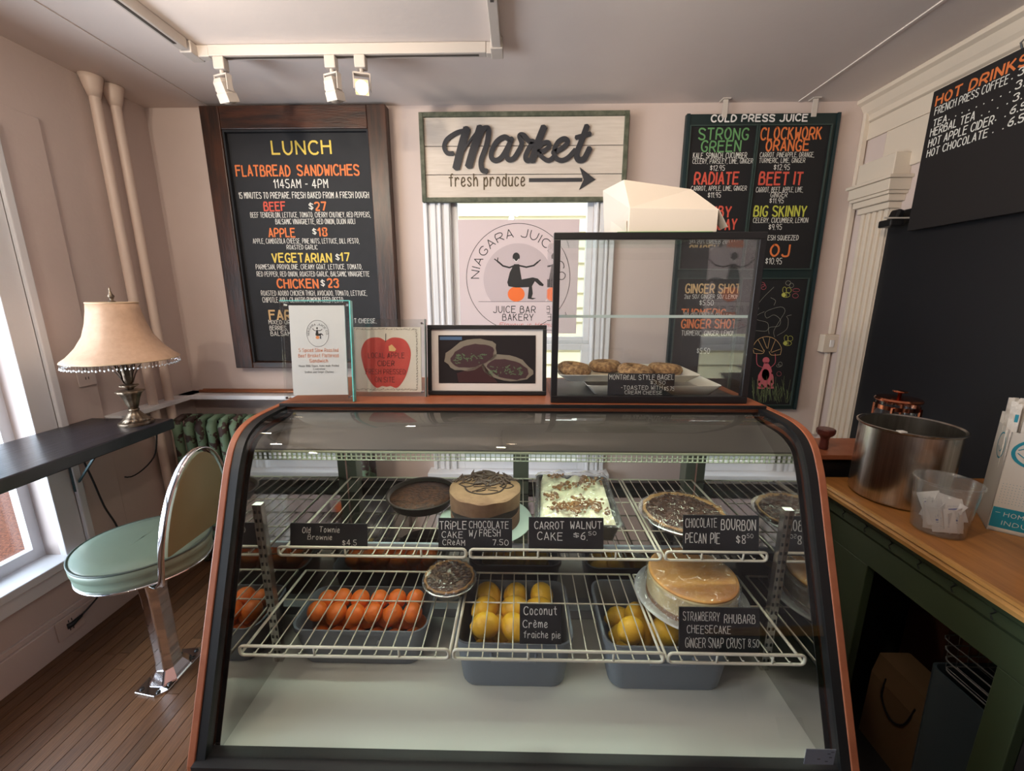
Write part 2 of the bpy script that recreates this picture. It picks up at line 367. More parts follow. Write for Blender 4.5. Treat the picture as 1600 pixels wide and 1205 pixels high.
# fluted pilaster on the right wall
PY0, PY1, PX = 2.12, 2.285, XR-.05
pil = struct(MB().box(PX+.012, XR, PY0, PY1, 0, 1.95), 'trim_6', MCREAM)
pil.name = 'trim_6'
b = MB()
for k in range(5):
    c = PY0 + .012 + (PY1-PY0-.024)*k/4; b.box(PX, PX+.014, c-.010, c+.010, .14, 1.93)
b.obj('fluting', MCREAM, pil, bevel=.004)
b = MB()
for z0, z1, d in ((1.92, 1.95, .012), (1.95, 1.98, .03), (1.98, 1.995, .042), (1.995, 2.045, .05), (2.045, 2.06, .062), (2.06, 2.16, .03)):
    b.box(PX-d, XR, PY0-d*.8, PY1+d*.8, z0, z1)
b.obj('capital', MCREAM, pil, bevel=.003)
MB().box(PX-.012, XR, PY0-.012, PY1+.012, 0, .18).obj('plinth_block', MCREAM, pil, bevel=.003)
# raised wall panel above
struct(MB().box(XR-.012, XR, -.5, 2.26, 2.1, 2.3), 'trim_7', MCREAM, bevel=.006)
# black door
dr = struct(MB().box(XR-.035, XR, .2, PY0, 0.01, 1.9), 'door_1', mat('black_door_paint', (17, 18, 23), .5))
MB().box(XR-.05, XR-.035, 1.02, 1.10, .9, 1.45).obj('edge_plate', mat('black_gloss', (22, 23, 28), .25), dr, bevel=.004)
MB().tube([(XR-.035, 1.2, 1.05), (XR-.075, 1.2, 1.05), (XR-.075, 1.2, 1.32), (XR-.035, 1.2, 1.32)], .010).obj('handle', MBLACKM, dr, smooth=True)
# corner wire cover and switch on the back wall
cd = thing('wire_conduit', 'thin cream painted wire cover running down the back wall corner', 'conduit', (1.775, 2.39, 0), world=True)
MB().box(1.765, 1.79, 2.378, 2.399, 1.30, ZC-.005).obj('channel', MCREAM, cd, bevel=.002); MB().box(1.765, 1.785, 2.378, 2.399, .7, 1.20).obj('channel', MCREAM, cd, bevel=.002)
sw = thing('light_switch', 'small cream surface switch box low on the wire cover', 'switch', (1.75, 2.385, 1.20), world=True)
MB().box(1.72, 1.80, 2.355, 2.399, 1.20, 1.30).obj('box', MCREAM, sw, bevel=.003); MB().box(1.752, 1.775, 2.349, 2.355, 1.23, 1.27).obj('toggle', MPAPER, sw, bevel=.002)

# ledge over the radiator
struct(MB().box(XL, -.62, 2.27, 2.40, .925, .95).box(XL, XL+.09, 1.85, 2.40, .925, .95), 'trim_8', MWHITE, bevel=.003)
MCOP = mat('copper_pipe', (186, 120, 84), .35, .7)
cp_ = MB().tube([(-1.9, 2.33, .962), (-.66, 2.33, .962)], .009).tube([(-1.9, 2.36, .962), (-.66, 2.36, .962)], .009)
tag(cp_.obj('copper_tubing', MCOP, smooth=True), 'pair of thin copper tubes along the white ledge over the radiator', 'tubing')
# painted pipes in the corner
MPIPE = mat('pipe_paint', (214, 194, 182), .45)
for (x, y, r, lab) in ((-1.95, 2.07, .021, 'front painted heating pipe in the left corner, flared at the ceiling'), (-1.945, 2.165, .021, 'rear painted heating pipe in the left corner, nearer the back wall')):
    t = thing('heating_pipe', lab, 'pipe', (x, y, 0), group=None)
    MB().lathe([(r, 0), (r, 2.40), (r+.003, 2.42)], 20).obj('pipe', MPIPE, t, smooth=True, autosm=40)
    MB().lathe([(r+.001, 2.40), (r+.01, 2.43), (r+.018, 2.465), (r+.024, 2.486)], 24).obj('escutcheon', MPIPE, t, smooth=True)

# ================================================================== OUTSIDE
MMULCH = mat('wood_mulch', (150, 92, 66), .95, rgb2=(84, 50, 40), scale=60, bump=.6, bscale=80)
struct(MB().box(-9, XL-.14, -6, 9, -.3, -.2), 'floor_outside', MMULCH)
bpy.data.objects['floor_outside'].name = 'ground'
MCONC = mat('concrete', (190, 188, 182), .9, rgb2=(170, 168, 162), scale=5)
tag(MB().box(-7.4, -5.6, -6, 9, -.2, -.17).obj('sidewalk', MCONC), 'pale concrete path outside the left window', 'path')
MGRASS = mat('lawn_grass', (96, 120, 60), .95, rgb2=(70, 92, 44), scale=40, bump=.5)
tag(MB().box(-16, -7.4, -6, 12, -.2, -.16).obj('lawn', MGRASS), 'strip of lawn beyond the path outside the left window', 'lawn', kind='stuff')
struct(MB().box(-2.0, 3.5, 2.52, 8, -.3, -.2), 'ground', MCONC)
MSIDE = mat('cream_siding', (246, 236, 196), .8)
hb = thing('neighbour_house', 'pale yellow clapboard house seen through the back window', 'building', (0, 4.4, -.2), world=True)
MB().box(-3.2, 3.2, 4.4, 4.6, -.2, 3.4).obj('wall', MSIDE, hb)
for k in range(22): MB().prism([(4.4, k*.15-.1), (4.372, k*.15-.1), (4.398, k*.15+.05), (4.4, k*.15+.05)], 'x', -3.2, 3.2).obj('clapboard', MSIDE, hb)
# a bench outside
t = thing('garden_bench', 'dark metal bench leg and seat out on the mulch', 'bench', (-3.3, 1.25, -.2))
MBEN = mat('grey_iron', (60, 66, 74), .5)
MB().box(-.2, .2, -.6, .6, .42, .45).obj('seat', MBEN, t)
for y_ in (-.5, .5):
    for x_ in (-.17, .17): MB().tube([(x_*1.1, y_, 0), (x_, y_, .42)], .014).obj('leg', MBEN, t)
# tree beyond
tr = thing('street_tree', 'leafy tree beyond the path outside the left window', 'tree', (-9.5, 5.2, -.159))
MB().tube([(0, 0, 0), (.05, 0, 1.5), (0, .1, 3)], [.16, .12, .08], 10).obj('trunk', mat('bark', (70, 56, 46), .9), tr, smooth=True)
b = MB(); rn = random.Random(3)
for k in range(900):
    a, e, r = rn.uniform(0, 6.28), rn.uniform(-1, 1), 1.7*rn.random()**.4
    c = (r*cos(a)*math.sqrt(1-e*e), r*sin(a)*math.sqrt(1-e*e), 3.2+r*e*.8); q = .12
    d1 = [rn.uniform(-q, q) for _ in range(3)]; d2 = [rn.uniform(-q, q) for _ in range(3)]
    b.flat([c, tuple(c[i]+d1[i] for i in range(3)), tuple(c[i]+d1[i]+d2[i] for i in range(3)), tuple(c[i]+d2[i] for i in range(3))])
tag(b.obj('foliage', mat('leaves', (88, 118, 52), .8, rgb2=(120, 150, 70), scale=3), tr), kind='stuff')

# ================================================================== TRACK LIGHTING
tk = thing('track_rail', 'white ceiling light track bent in three runs above the counter', 'light track', (-.6, 1.9, ZC), world=True)
TZ0, TZ1 = ZC-.04, ZC-.001
TY = 1.87
def rail(x0, x1, y0, y1):
    b = MB().box(x0, x1, y0, y1, TZ0, TZ1); return b.obj('rail', MTRACK, tk, bevel=.003)
rail(-1.25, -.14, TY-.018, TY+.018); rail(-1.335, -1.299, -1.2, TY-.06); rail(-.115, -.079, -.2, TY-.05)
MDG = mat('dark_track_slot', (70, 64, 60), .6)
MB().box(-1.21, -.17, TY-.006, TY+.006, TZ0-.0015, TZ0+.004).obj('slot', MDG, tk); MB().box(-1.323, -1.311, -1.2, TY-.1, TZ0-.0015, TZ0+.004).obj('slot', MDG, tk); MB().box(-.103, -.091, -.2, TY-.3, TZ0-.0015, TZ0+.004).obj('slot', MDG, tk)
for cx in (-1.317, -.097): MB().box(cx-.024, cx+.024, TY-.05, TY+.024, TZ0-.004, TZ1).obj('elbow', MTRACK, tk, bevel=.003)
for q in ((-1.30, -1.25), (-.14, -.115)): MB().box(q[0], q[1], TY-.016, TY+.016, TZ0-.002, TZ1).obj('connector', MTRACK, tk, bevel=.003)
def spot(x, y, aim, tilt, label, lit, group=None, energy=0, extra=None):
    """aim: heading of the head (0 = away from camera), tilt: down from horizontal"""
    t = thing('track_spotlight', label, 'spotlight', (x, y, TZ0), group=group)
    MB().box(-.022, .022, -.018, .018, -.045, 0).obj('adapter', MTRACK, t, world=False, bevel=.004)
    yk = MB().tube([(0, 0, -.045), (0, 0, -.06)], .008).box(-.032, .032, -.012, .012, -.066, -.060).box(-.034, -.030, -.012, .012, -.12, -.060).box(.030, .034, -.012, .012, -.12, -.060)
    yo = yk.obj('yoke', MTRACK, t, world=False)
    yo.rotation_euler = (0, 0, aim)
    # head built pointing along -z then tilted about its pivot
    hd = MB().loft([[(q*sx, q*sy, z) for sx, sy in ((-1, -1), (1, -1), (1, 1), (-1, 1))] for q, z in ((.018, .035), (.026, .02), (.027, -.02), (.030, -.022), (.030, -.058), (.027, -.058), (.027, -.045))])
    h = hd.obj('lamp_head', MTRACK, t, world=False, bevel=.003); h.scale = (.88, .88, .9); h.location = (0, 0, -.105); h.rotation_euler = (pi/2-tilt, 0, aim)
    f = MB().lathe([(.0, -.0465), (.026, -.0465), (.0275, -.0585), (.014, -.064), (.0005, -.066)], 20, caps=False).obj('lamp_face', MBULB if lit else MLAMPOFF, h, world=False, smooth=True)
    if lit:
        l = bpy.data.lights.new('spot_beam', 'SPOT'); l.energy = energy or 16; l.color = (1, .86, .68); l.spot_size = RAD(75 if energy < 30 else 150); l.spot_blend = .9; l.shadow_soft_size = .025
        lo = bpy.data.objects.new('spot_beam', l); COL.objects.link(lo); lo.parent = h; lo.location = (0, 0, -.075)
    return t
spot(-1.215, TY, -.3, RAD(68), 'white square track spotlight at the left end of the rail, unlit', False)
spot(-.765, TY, -.35, RAD(75), 'white square track spotlight in the middle of the rail, unlit, lamp facing away', False)
spot(-.645, TY, 3.42, RAD(28), 'white track spotlight glowing warm yellow towards the camera', True, energy=7)
G = 'track spotlights further back on the ceiling track'
for (x, y, a, t_, e) in ((-1.317, 1.05, -.75, RAD(15), 32), (-1.317, .2, -.4, RAD(5), 46), (-1.317, -.5, -.2, RAD(5), 46), (-.097, .9, 2.6, RAD(0), 31), (-.097, .35, -.95, RAD(5), 46), (-.097, .05, .05, RAD(0), 46)):
    spot(x, y, a, t_, 'white track spotlight further back on the ceiling track, lit', True, group=G, energy=e)

# ================================================================== BOARDS ON THE BACK WALL
def board_lines(lines, sc, u0, v0, plane_y, root, off, wk=.12, wob=.03, dflt=None):
    """lines measured on the photograph, laid on the board's own face"""
    ox, oy, oz = root.location
    for L in lines:
        s, x0, x1, yt, yb, m = L[:6]
        A = at_y(u0+x0/sc, v0+(yt+yb)/2/sc, plane_y); B = at_y(u0+x1/sc, v0+(yt+yb)/2/sc, plane_y)
        zt = at_y(u0+(x0+x1)/2/sc, v0+yt/sc, plane_y)[2]; zb = at_y(u0+(x0+x1)/2/sc, v0+yb/sc, plane_y)[2]
        h = zt-zb; bold = L[6] if len(L) > 6 else wk
        text(s, A[0]-ox, B[0]-ox, zb-oz, h, m, root, lambda a, b: (a, off, b), w=h*bold, wob=wob)
# lunch board
lb = thing('lunch_menu_board', 'large blackboard in a dark stained frame lettered LUNCH', 'menu board', (-1.18, 2.38, 1.10))
MB().box(-.41, .41, -.012, .0, .04, 1.30).obj('panel', MBLACKB, lb, world=False)
fw_, tw = .105, .105
MB().box(-.485, -.385, -.045, .012, .0, 1.372).obj('frame_stile', MDARKWOOD, lb, world=False, bevel=.004)
MB().box(.385, .485, -.045, .012, .0, 1.372).obj('frame_stile', MDARKWOOD, lb, world=False, bevel=.004)
MB().box(-.385, .385, -.043, .012, 1.262, 1.372).obj('frame_rail', MDARKWOODH, lb, world=False, bevel=.004)
MB().box(-.385, .385, -.043, .012, .0, .035).obj('frame_rail', MDARKWOODH, lb, world=False, bevel=.004)
MB().box(-.385, -.375, -.035, -.01, .035, 1.262).box(.375, .385, -.035, -.01, .035, 1.262).box(-.375, .375, -.035, -.01, 1.252, 1.262).obj('inner_bead', MBLACKB, lb, world=False)
O, R_, Y_, W_, T_ = MORL, MREDL, MYEL, MWHL, MTANL
board_lines([
    ('LUNCH', 335, 580, 190, 243, Y_, .16), ('FLATBREAD', 185, 410, 292, 335, O, .2), ('SANDWICHES', 442, 698, 290, 332, O, .2),
    ('1145AM - 4PM', 343, 568, 350, 385, W_), ('15 MINUTES TO PREPARE. FRESH BAKED FROM A FRESH DOUGH', 197, 740, 403, 428, W_),
    ('BEEF', 302, 390, 445, 480, R_, .2), ('$', 490, 507, 446, 476, W_), ('27', 515, 560, 445, 478, O, .2),
    ('BEEF TENDERLOIN, LETTUCE, TOMATO, CHERRY CHUTNEY, RED PEPPERS,', 245, 747, 487, 508, W_), ('BALSAMIC VINAIGRETTE, RED ONION, DIJON AIOLI', 350, 682, 515, 536, W_),
    ('APPLE', 322, 430, 555, 590, O, .2), ('$', 505, 520, 553, 580, W_), ('18', 528, 565, 553, 585, O, .2),
    ('APPLE, CAMBOZOLA CHEESE, PINE NUTS, LETTUCE, DILL PESTO,', 256, 700, 597, 617, W_), ('ROASTED GARLIC', 397, 525, 624, 642, W_),
    ('VEGETARIAN', 337, 583, 660, 695, Y_, .18), ('$', 602, 617, 660, 688, W_), ('17', 622, 658, 658, 690, Y_, .18),
    ('PARMESAN, PROVOLONE, CREAMY GOAT, LETTUCE, TOMATO,', 268, 712, 705, 725, W_), ('RED PEPPER, RED ONION, ROASTED GARLIC, BALSAMIC VINAIGRETTE', 272, 742, 735, 755, W_),
    ('CHICKEN', 358, 527, 768, 803, O, .2), ('$', 540, 555, 768, 797, W_), ('23', 568, 612, 766, 800, O, .2),
    ('ROASTED ADOBO CHICKEN THIGH, AVOCADO, TOMATO, LETTUCE,', 290, 732, 815, 835, W_), ('CHIPOTLE AIOLI, CILANTRO PUMPKIN SEED PESTO', 296, 632, 843, 864, W_),
    ('FAR', 325, 412, 898, 935, T_, .2), ('MIXED ORGANIC', 322, 470, 938, 955, W_), ('T CHEESE,', 680, 772, 932, 950, W_), ('BERRIES,', 326, 400, 962, 980, W_), ('BALSAMIC', 330, 432, 985, 1003, W_)],
    2.678, 300, 150, 2.368, lb, -.0135, wk=.115)
# market sign
ms = thing('market_sign', 'white planked wooden sign with green frame lettered Market fresh produce', 'sign', (.012, 2.36, 2.005))
MPLK = mat('whitewashed_board', (220, 208, 197), .7, rgb2=(209, 196, 184), scale=6, stretch=(1, 1, 12), bump=.1)
for z0, z1 in ((.02, .135), (.138, .272), (.275, .412)): MB().box(-.52, .52, -.008, .0, z0, z1).obj('plank', MPLK, ms, world=False, bevel=.002)
MB().box(-.53, .53, .0, .014, .005, .425).obj('backing', MGAP, ms, world=False)
MGF = mat('worn_green_frame', (70, 76, 60), .7, rgb2=(104, 104, 88), scale=30, bump=.15)
for q in ((-.54, -.518, 0, .43), (.518, .54, 0, .43)): MB().box(q[0], q[1], -.022, .014, q[2], q[3]).obj('frame_stile', MGF, ms, world=False, bevel=.002)
for q in ((0, .022), (.408, .43)): MB().box(-.518, .518, -.022, .014, q[0], q[1]).obj('frame_rail', MGF, ms, world=False, bevel=.002)
def crop5(x, y): p = at_y(620+x/3.013, 160+y/3.013, 2.35); return (p[0]-.012, p[2]-2.005)
market = [([(262, 243), (238, 240), (224, 212), (238, 176), (282, 146), (322, 136)], 15), ([(328, 134), (304, 215), (282, 304)], 27), ([(286, 300), (320, 220), (384, 132)], 8), ([(392, 128), (366, 210), (341, 296)], 27),
          ([(344, 290), (372, 215), (400, 140), (420, 124), (432, 136), (424, 200), (398, 275), (402, 318), (420, 326)], 18),
          ([(536, 184), (508, 166), (472, 186), (448, 230), (446, 262), (466, 276), (494, 260), (522, 214), (538, 178)], 17), ([(540, 176), (518, 240), (524, 270), (548, 268), (572, 236)], 17),
          ([(566, 244), (588, 200), (578, 162), (596, 158), (622, 184), (642, 190), (624, 216), (606, 256), (614, 276), (640, 266), (660, 236)], 17),
          ([(690, 126), (662, 196), (638, 272)], 24), ([(652, 236), (684, 198), (712, 192), (716, 212), (690, 232), (668, 236), (688, 264), (716, 276), (744, 252)], 15),
          ([(736, 240), (778, 218), (804, 190), (788, 174), (758, 190), (740, 230), (748, 264), (776, 276), (806, 262), (836, 230)], 16),
          ([(892, 120), (866, 190), (846, 244), (854, 272), (880, 268), (904, 224)], 20), ([(846, 168), (906, 152)], 15)]
b = MB()
for mk_, (pts, w_) in enumerate(market):
    q = [crop5(*p) for p in pts]; q = spline(q, 6) if len(q) > 2 else q
    k = w_/3.013/640*2.4*1.18; yk = -.016-mk_*.00025
    b.ribbon(q, k, lambda a, c: (a, yk, c))
    for e in (q[0], q[-1]): b.flat([(e[0]+k*.5*cos(t*pi/5), yk-.0009, e[1]+k*.5*sin(t*pi/5)) for t in range(10)])
b.obj('lettering', mat('charcoal_letters', (44, 44, 50), .5), ms, world=False, solid=.004)
p0, p1 = crop5(247, 395), crop5(602, 337)
text('fresh produce', p0[0], p1[0], p0[1], (p1[1]-p0[1])*1.02, MBROWNINK, ms, lambda a, c: (a, -.0095, c), w=.0065)
a0, a1 = crop5(622, 373), crop5(935, 360); zc = crop5(700, 365)[1]
b = MB().box(a0[0], a1[0]-.07, -.0135, -.009, zc-.010, zc+.008)
b.prism([(a1[0]-.085, zc+.06), (a1[0], zc), (a1[0]-.085, zc-.05), (a1[0]-.062, zc)], 'y', -.0137, -.009)
b.obj('arrow', mat('charcoal_arrow', (44, 44, 50), .5), ms, world=False)
# cold press juice board
jb = thing('juice_menu_board', 'tall dark green board of chalk-lettered cold press juices', 'menu board', (1.238, 2.375, .86))
MDG2 = mat('dark_green_paint', (24, 40, 40), .5); MDG3 = mat('green_grey_moulding', (52, 66, 62), .5)
MBB2 = mat('dark_chalkboard', (19, 17, 20), .8)
MB().box(-.39, .39, -.01, .012, .0, 1.565).obj('backing', MDG2, jb, world=False, bevel=.003)
for n, q in {'left_upper': (-.364, -.030, .80, 1.505), 'right_upper': (-.014, .345, .80, 1.505), 'left_lower': (-.364, -.030, .03, .745), 'right_lower': (-.014, .345, .03, .745)}.items():
    MB().box(q[0], q[1], -.014, -.0101, q[2], q[3]).obj('panel', MBB2, jb, world=False)
    g = .006
    MB().box(q[0]-g, q[0], -.022, -.01, q[2]-g, q[3]+g).box(q[1], q[1]+g, -.022, -.01, q[2]-g, q[3]+g).box(q[0], q[1], -.022, -.01, q[2]-g, q[2]).box(q[0], q[1], -.022, -.01, q[3], q[3]+g).obj('panel_moulding', MDG3, jb, world=False)
for x in (-.388, .372): MB().box(x, x+.016, -.016, .010, 0, 1.565).obj('side_strip', mat('side_strip_green', (22, 42, 46), .5), jb, world=False)
for x in (-.2, .25):
    MB().box(x-.012, x+.012, -.018, -.012, 1.545, 1.632).box(x-.02, x+.02, -.03, .012, 1.626, 1.631).obj('hanging_clip', MTRACK, jb, world=False)
board_lines([('COLD PRESS JUICE', 370, 972, 197, 238, MPAPER, .24),
    ('STRONG', 292, 600, 283, 352, MGRL, .15), ('GREEN', 308, 552, 362, 428, MGRL, .15), ('KALE, SPINACH, CUCUMBER,', 255, 598, 436, 470, W_), ('CELERY, PARSLEY, LIME, GINGER', 252, 628, 474, 503, W_), ('$12.95', 362, 452, 515, 547, W_),
    ('RADIATE', 265, 538, 560, 632, MREDL, .17), ('CARROT, APPLE, LIME, GINGER', 242, 590, 645, 673, W_), ('$11.95', 348, 427, 685, 717, W_),
    ('RUBY', 320, 490, 775, 838, MREDL, .17), ('TUESDAY', 259, 525, 855, 918, MREDL, .17),
    ('CLOCKWORK', 682, 1060, 278, 350, O, .15), ('ORANGE', 715, 980, 355, 422, O, .16), ('CARROT, PINEAPPLE, ORANGE,', 675, 1015, 433, 463, W_), ('TURMERIC, LIME, GINGER', 670, 957, 470, 498, W_), ('$12.95', 762, 860, 510, 543, W_),
    ('BEET IT', 672, 940, 560, 635, MREDL, .18), ('CARROT, BEET, APPLE, LIME,', 650, 945, 652, 683, W_), ('GINGER', 742, 845, 685, 715, W_), ('$11.95', 735, 822, 722, 752, W_),
    ('BIG SKINNY', 638, 963, 772, 835, MLIME, .15), ('CELERY, CUCUMBER, LEMON', 632, 975, 845, 875, W_), ('$9.95', 730, 810, 885, 918, W_),
    ('FRESH SQUEEZED', 690, 915, 955, 985, W_, .14), ('OJ', 742, 858, 1015, 1085, O, .17), ('$10.95', 710, 810, 1098, 1135, W_),
    ('GINGER SHOT', 208, 548, 178+1084, 232+1084, T_, .17), ('2oz 50% GINGER 50% LEMON', 200, 538, 243+1084, 268+1084, W_), ('$5.50', 295, 382, 278+1084, 310+1084, W_),
    ('TURMERIC', 182, 455, 335+1084, 385+1084, O, .17), ('GINGER SHOT', 182, 525, 400+1084, 452+1084, O, .17), ('TURMERIC, GINGER, LEMON', 182, 512, 470+1084, 500+1084, W_), ('$5.50', 278, 358, 580+1084, 612+1084, W_)],
    4.016, 1020, 130, 2.358, jb, -.0147, wk=.10)
# chalk drawings on the lower right panel
def c8(x, y): p = at_y(1020+x/4.016, 400+y/4.016, 2.36); return (p[0]-1.238, p[2]-.86)
Pj = lambda a, c: (a, -.0146, c)
def draw(strokes, m, w, name='chalk_drawing', fill=(), sm=True):
    b = MB()
    for s_ in strokes: q = [c8(*p) for p in s_]; b.ribbon(spline(q, 4) if sm and len(q) > 2 else q, w, Pj)
    for f in fill: b.flat([(a, -.0144, c) for a, c in [c8(*p) for p in f]])
    return b.obj(name, m, jb, world=False)
def ell(cx, cy, rx, ry, n=16): return [(cx+rx*cos(2*pi*k/n), cy+ry*sin(2*pi*k/n)) for k in range(n)]
draw([ell(685, 590, 0, 0)[:2]], MPINKC, .002, fill=[[(690, 700), (700, 668), (722, 668), (742, 700), (758, 760), (760, 800), (742, 826), (672, 826), (656, 800), (662, 750)], ell(711, 655, 22, 20), [(655, 822), (700, 815), (700, 834), (656, 834)], [(720, 815), (758, 820), (760, 832), (722, 834)]])
draw([], MBB2, .002, fill=[[(a, b_) for a, b_ in ell(708, 745, 24, 36)], ell(675, 715, 8, 8), ell(745, 790, 8, 9), ell(668, 790, 6, 8), ell(750, 735, 6, 8), ell(686, 812, 7, 6), ell(725, 812, 7, 6)])
jb.children[-1].data.transform(__import__('mathutils').Matrix.Translation((0, -.0003, 0)))
draw([[(690, 700), (655, 680), (652, 615)], [(740, 700), (768, 670), (768, 615)]], MPINKC, .0035)
draw([[(636, 612), (630, 570), (660, 525), (715, 506), (770, 525), (806, 575), (800, 620)], [(640, 612), (690, 612), (700, 590)], [(800, 620), (745, 622), (730, 600)], [(660, 525), (700, 600)], [(690, 512), (716, 580)], [(735, 510), (722, 580)], [(770, 525), (740, 600)], [(634, 580), (690, 600)], [(800, 585), (745, 605)]], MTANL, .0024)
draw([[(640, 330), (690, 265), (750, 205), (760, 195)], [(730, 490), (730, 450), (790, 440), (800, 400), (760, 370), (715, 390), (710, 350), (800, 320), (830, 345), (800, 400), (760, 470), (765, 510)], [(780, 500), (840, 460), (850, 400), (840, 380), (870, 370)], [(640, 500), (640, 470), (715, 470), (720, 420), (655, 400), (660, 370), (700, 350)], [(760, 310), (770, 280), (740, 262)]], MCHALK, .0016)
for cx, cy in ((835, 245), (845, 548)):
    draw([ell(cx, cy, 26, 15)+[(cx+26, cy)], ell(cx-8, cy-30, 12, 20)+[(cx+4, cy-30)], ell(cx+18, cy-30, 16, 16)+[(cx+34, cy-30)], [(cx+4, cy-14), (cx+4, cy+14)]], MYCH, .002)
    draw([], MYCH, .002, fill=[ell(cx-12, cy, 12, 12)])
draw([ell(850, 170, 16, 14)+[(866, 170)], ell(870, 185, 14, 14)+[(884, 185)], ell(800, 680, 12, 14)+[(812, 680)], ell(790, 690, 14, 8)+[(804, 690)], [(655, 345), (640, 330), (665, 325), (655, 350)]], MCHALK, .0015)
draw([ell(680, 180, 24, 16)+[(704, 180)], ell(695, 195, 16, 16)+[(711, 195)], ell(900, 215, 22, 10)+[(922, 215)], ell(895, 250, 18, 14)+[(913, 250)], ell(792, 740, 14, 14)+[(806, 740)]], MPINKC, .0016)
rn = random.Random(5)
draw([[(x_ := rn.uniform(632, 850), yb_ := rn.uniform(850, 925)), (x_+rn.uniform(-22, 22), yb_-rn.uniform(30, 110))] for _ in range(70)], MGCH, .0014, sm=False)

# hot drinks board on the right wall
HX = 1.72
hd = thing('hot_drinks_board', 'black board on the right wall lettered HOT DRINKS in orange', 'menu board', (HX, 1.965, 1.795))
MB().box(0, .02, -1.1, 0, 0, .55).obj('panel', mat('brown_black_board', (24, 20, 21), .65), hd, world=False, bevel=.002)
for yy in (-.30, -.85):
    MB().tube([(.01, yy, .55), (.0, yy, .57), (.006, yy-.012, .585), (.012, yy-.02, .57)], .003, 6).obj('hook', MBLACKM, hd, world=False)
Ph = lambda a, c: (-.0008, -a, c)
def hot(s, base, top, end, m, wk=.16, y_end=None):
    A = at_x(1340+base[0]/6.023, 60+base[1]/6.023, HX); T2 = at_x(1340+top[0]/6.023, 60+top[1]/6.023, HX); B = at_x(1340+end[0]/6.023, 60+end[1]/6.023, HX)
    z = (A[2]+B[2])/2 - 1.795; h = T2[2]-A[2]
    text(s, 1.965-A[1], 1.965-(y_end or B[1]), z, h*.95, m, hd, Ph, w=h*wk, wob=.02)
hot('HOT DRINKS', (735, 635), (750, 545), (1600, 235), O, .2); hot('FRENCH PRESS COFFEE', (722, 735), (735, 660), (1415, 410), W_, .15)
hot('TEA', (710, 830), (722, 765), (835, 785), W_); hot('HERBAL TEA', (680, 940), (692, 865), (1100, 750), W_)
hot('HOT APPLE CIDER', (662, 1040), (675, 965), (1275, 790), W_); hot('HOT CHOCOLATE', (648, 1130), (660, 1060), (1220, 915), W_)
for bs, tp in (((1510, 355), (1530, 280)), ((1485, 480), (1500, 405)), ((1462, 598), (1480, 525))):
    A = at_x(1340+bs[0]/6.023, 60+bs[1]/6.023, HX); hot('3.25', bs, tp, bs, W_, y_end=A[1]-.075)
for bs, tp in (((1435, 715), (1455, 640)), ((1415, 830), (1435, 750))):
    A = at_x(1340+bs[0]/6.023, 60+bs[1]/6.023, HX); hot('6.50', bs, tp, bs, W_, y_end=A[1]-.07)
for (x_, y_) in ((862, 765), (925, 730), (985, 700), (1050, 675), (1120, 645), (1190, 615), (1270, 580), (1350, 545), (1435, 505), (1170, 725), (1240, 690), (1320, 655), (1410, 615), (1275, 885), (1370, 850), (1455, 380), (1390, 735), (1300, 770)):
    A = at_x(1340+x_/6.023, 60+y_/6.023, HX); q = 1.965-A[1]; z = A[2]-1.795
    MB().flat([Ph(q+.0025*cos(k*pi/3), z+.0025*sin(k*pi/3)) for k in range(6)]).obj('leader_dot', W_, hd, world=False)
# window poster with the round juice bar emblem
po = thing('window_poster', 'white paper poster with round seated-figure emblem hung in the back window', 'poster', (-.012, 2.395, 1.27))
mp_ = bpy.data.materials.new('translucent_poster_paper'); mp_.use_nodes = True; nt = mp_.node_tree; nt.nodes.clear()
o_ = nt.nodes.new('ShaderNodeOutputMaterial'); mx = nt.nodes.new('ShaderNodeMixShader'); d_ = nt.nodes.new('ShaderNodeBsdfDiffuse'); t_ = nt.nodes.new('ShaderNodeBsdfTranslucent')
d_.inputs[0].default_value = lin((228, 214, 216)); t_.inputs[0].default_value = lin((225, 205, 210)); mx.inputs[0].default_value = .22
nt.links.new(d_.outputs[0], mx.inputs[1]); nt.links.new(t_.outputs[0], mx.inputs[2]); nt.links.new(mx.outputs[0], o_.inputs[0])
MB().box(-.335, .335, 0, .001, .03, .655).obj('sheet', mp_, po, world=False)
def cp5(x, y): p = at_y(620+x/3.013, 160+y/3.013, 2.394); return (p[0]+.012, p[2]-1.27)
Pp = lambda a, c: (a, -.0006, c)
C0 = cp5(571, 828); RR = cp5(815, 828)[0]-C0[0]
MB().ribbon([(C0[0]+RR*cos(k*pi/40), C0[1]+RR*sin(k*pi/40)) for k in range(-8, 89)], .003, Pp).obj('ring', MINK, po, world=False)
C1 = cp5(571, 835); r1 = RR*.67
zl = cp5(500, 938)[1]; t0 = math.asin((zl-C1[1])/r1)
MB().flat([(C1[0]+r1*cos(t0+(pi-2*t0)*k/40), -.0003, C1[1]+r1*sin(t0+(pi-2*t0)*k/40)) for k in range(41)]).obj('grey_disc', mat('grey_print', (196, 180, 184), .7), po, world=False)
MB().ribbon([(cp5(385, 938)[0], zl), (cp5(757, 938)[0], zl)], .002, Pp).obj('rule', MINK, po, world=False)
arc_text('NIAGARA JUICE CO.', C0[0], C0[1], RR*.76, RAD(180), RAD(-6), RR*.15, MINK, po, Pp, .0045)
for s_, x0, x1, yt, yb in (('JUICE BAR +', 455, 690, 960, 990), ('BAKERY', 498, 642, 997, 1027)):
    a, c_ = cp5(x0, yb), cp5(x1, yt); text(s_.replace(' +', ''), a[0], c_[0] if s_ == 'BAKERY' else cp5(652, yt)[0], a[1], c_[1]-a[1], MINK, po, Pp, w=.0042)
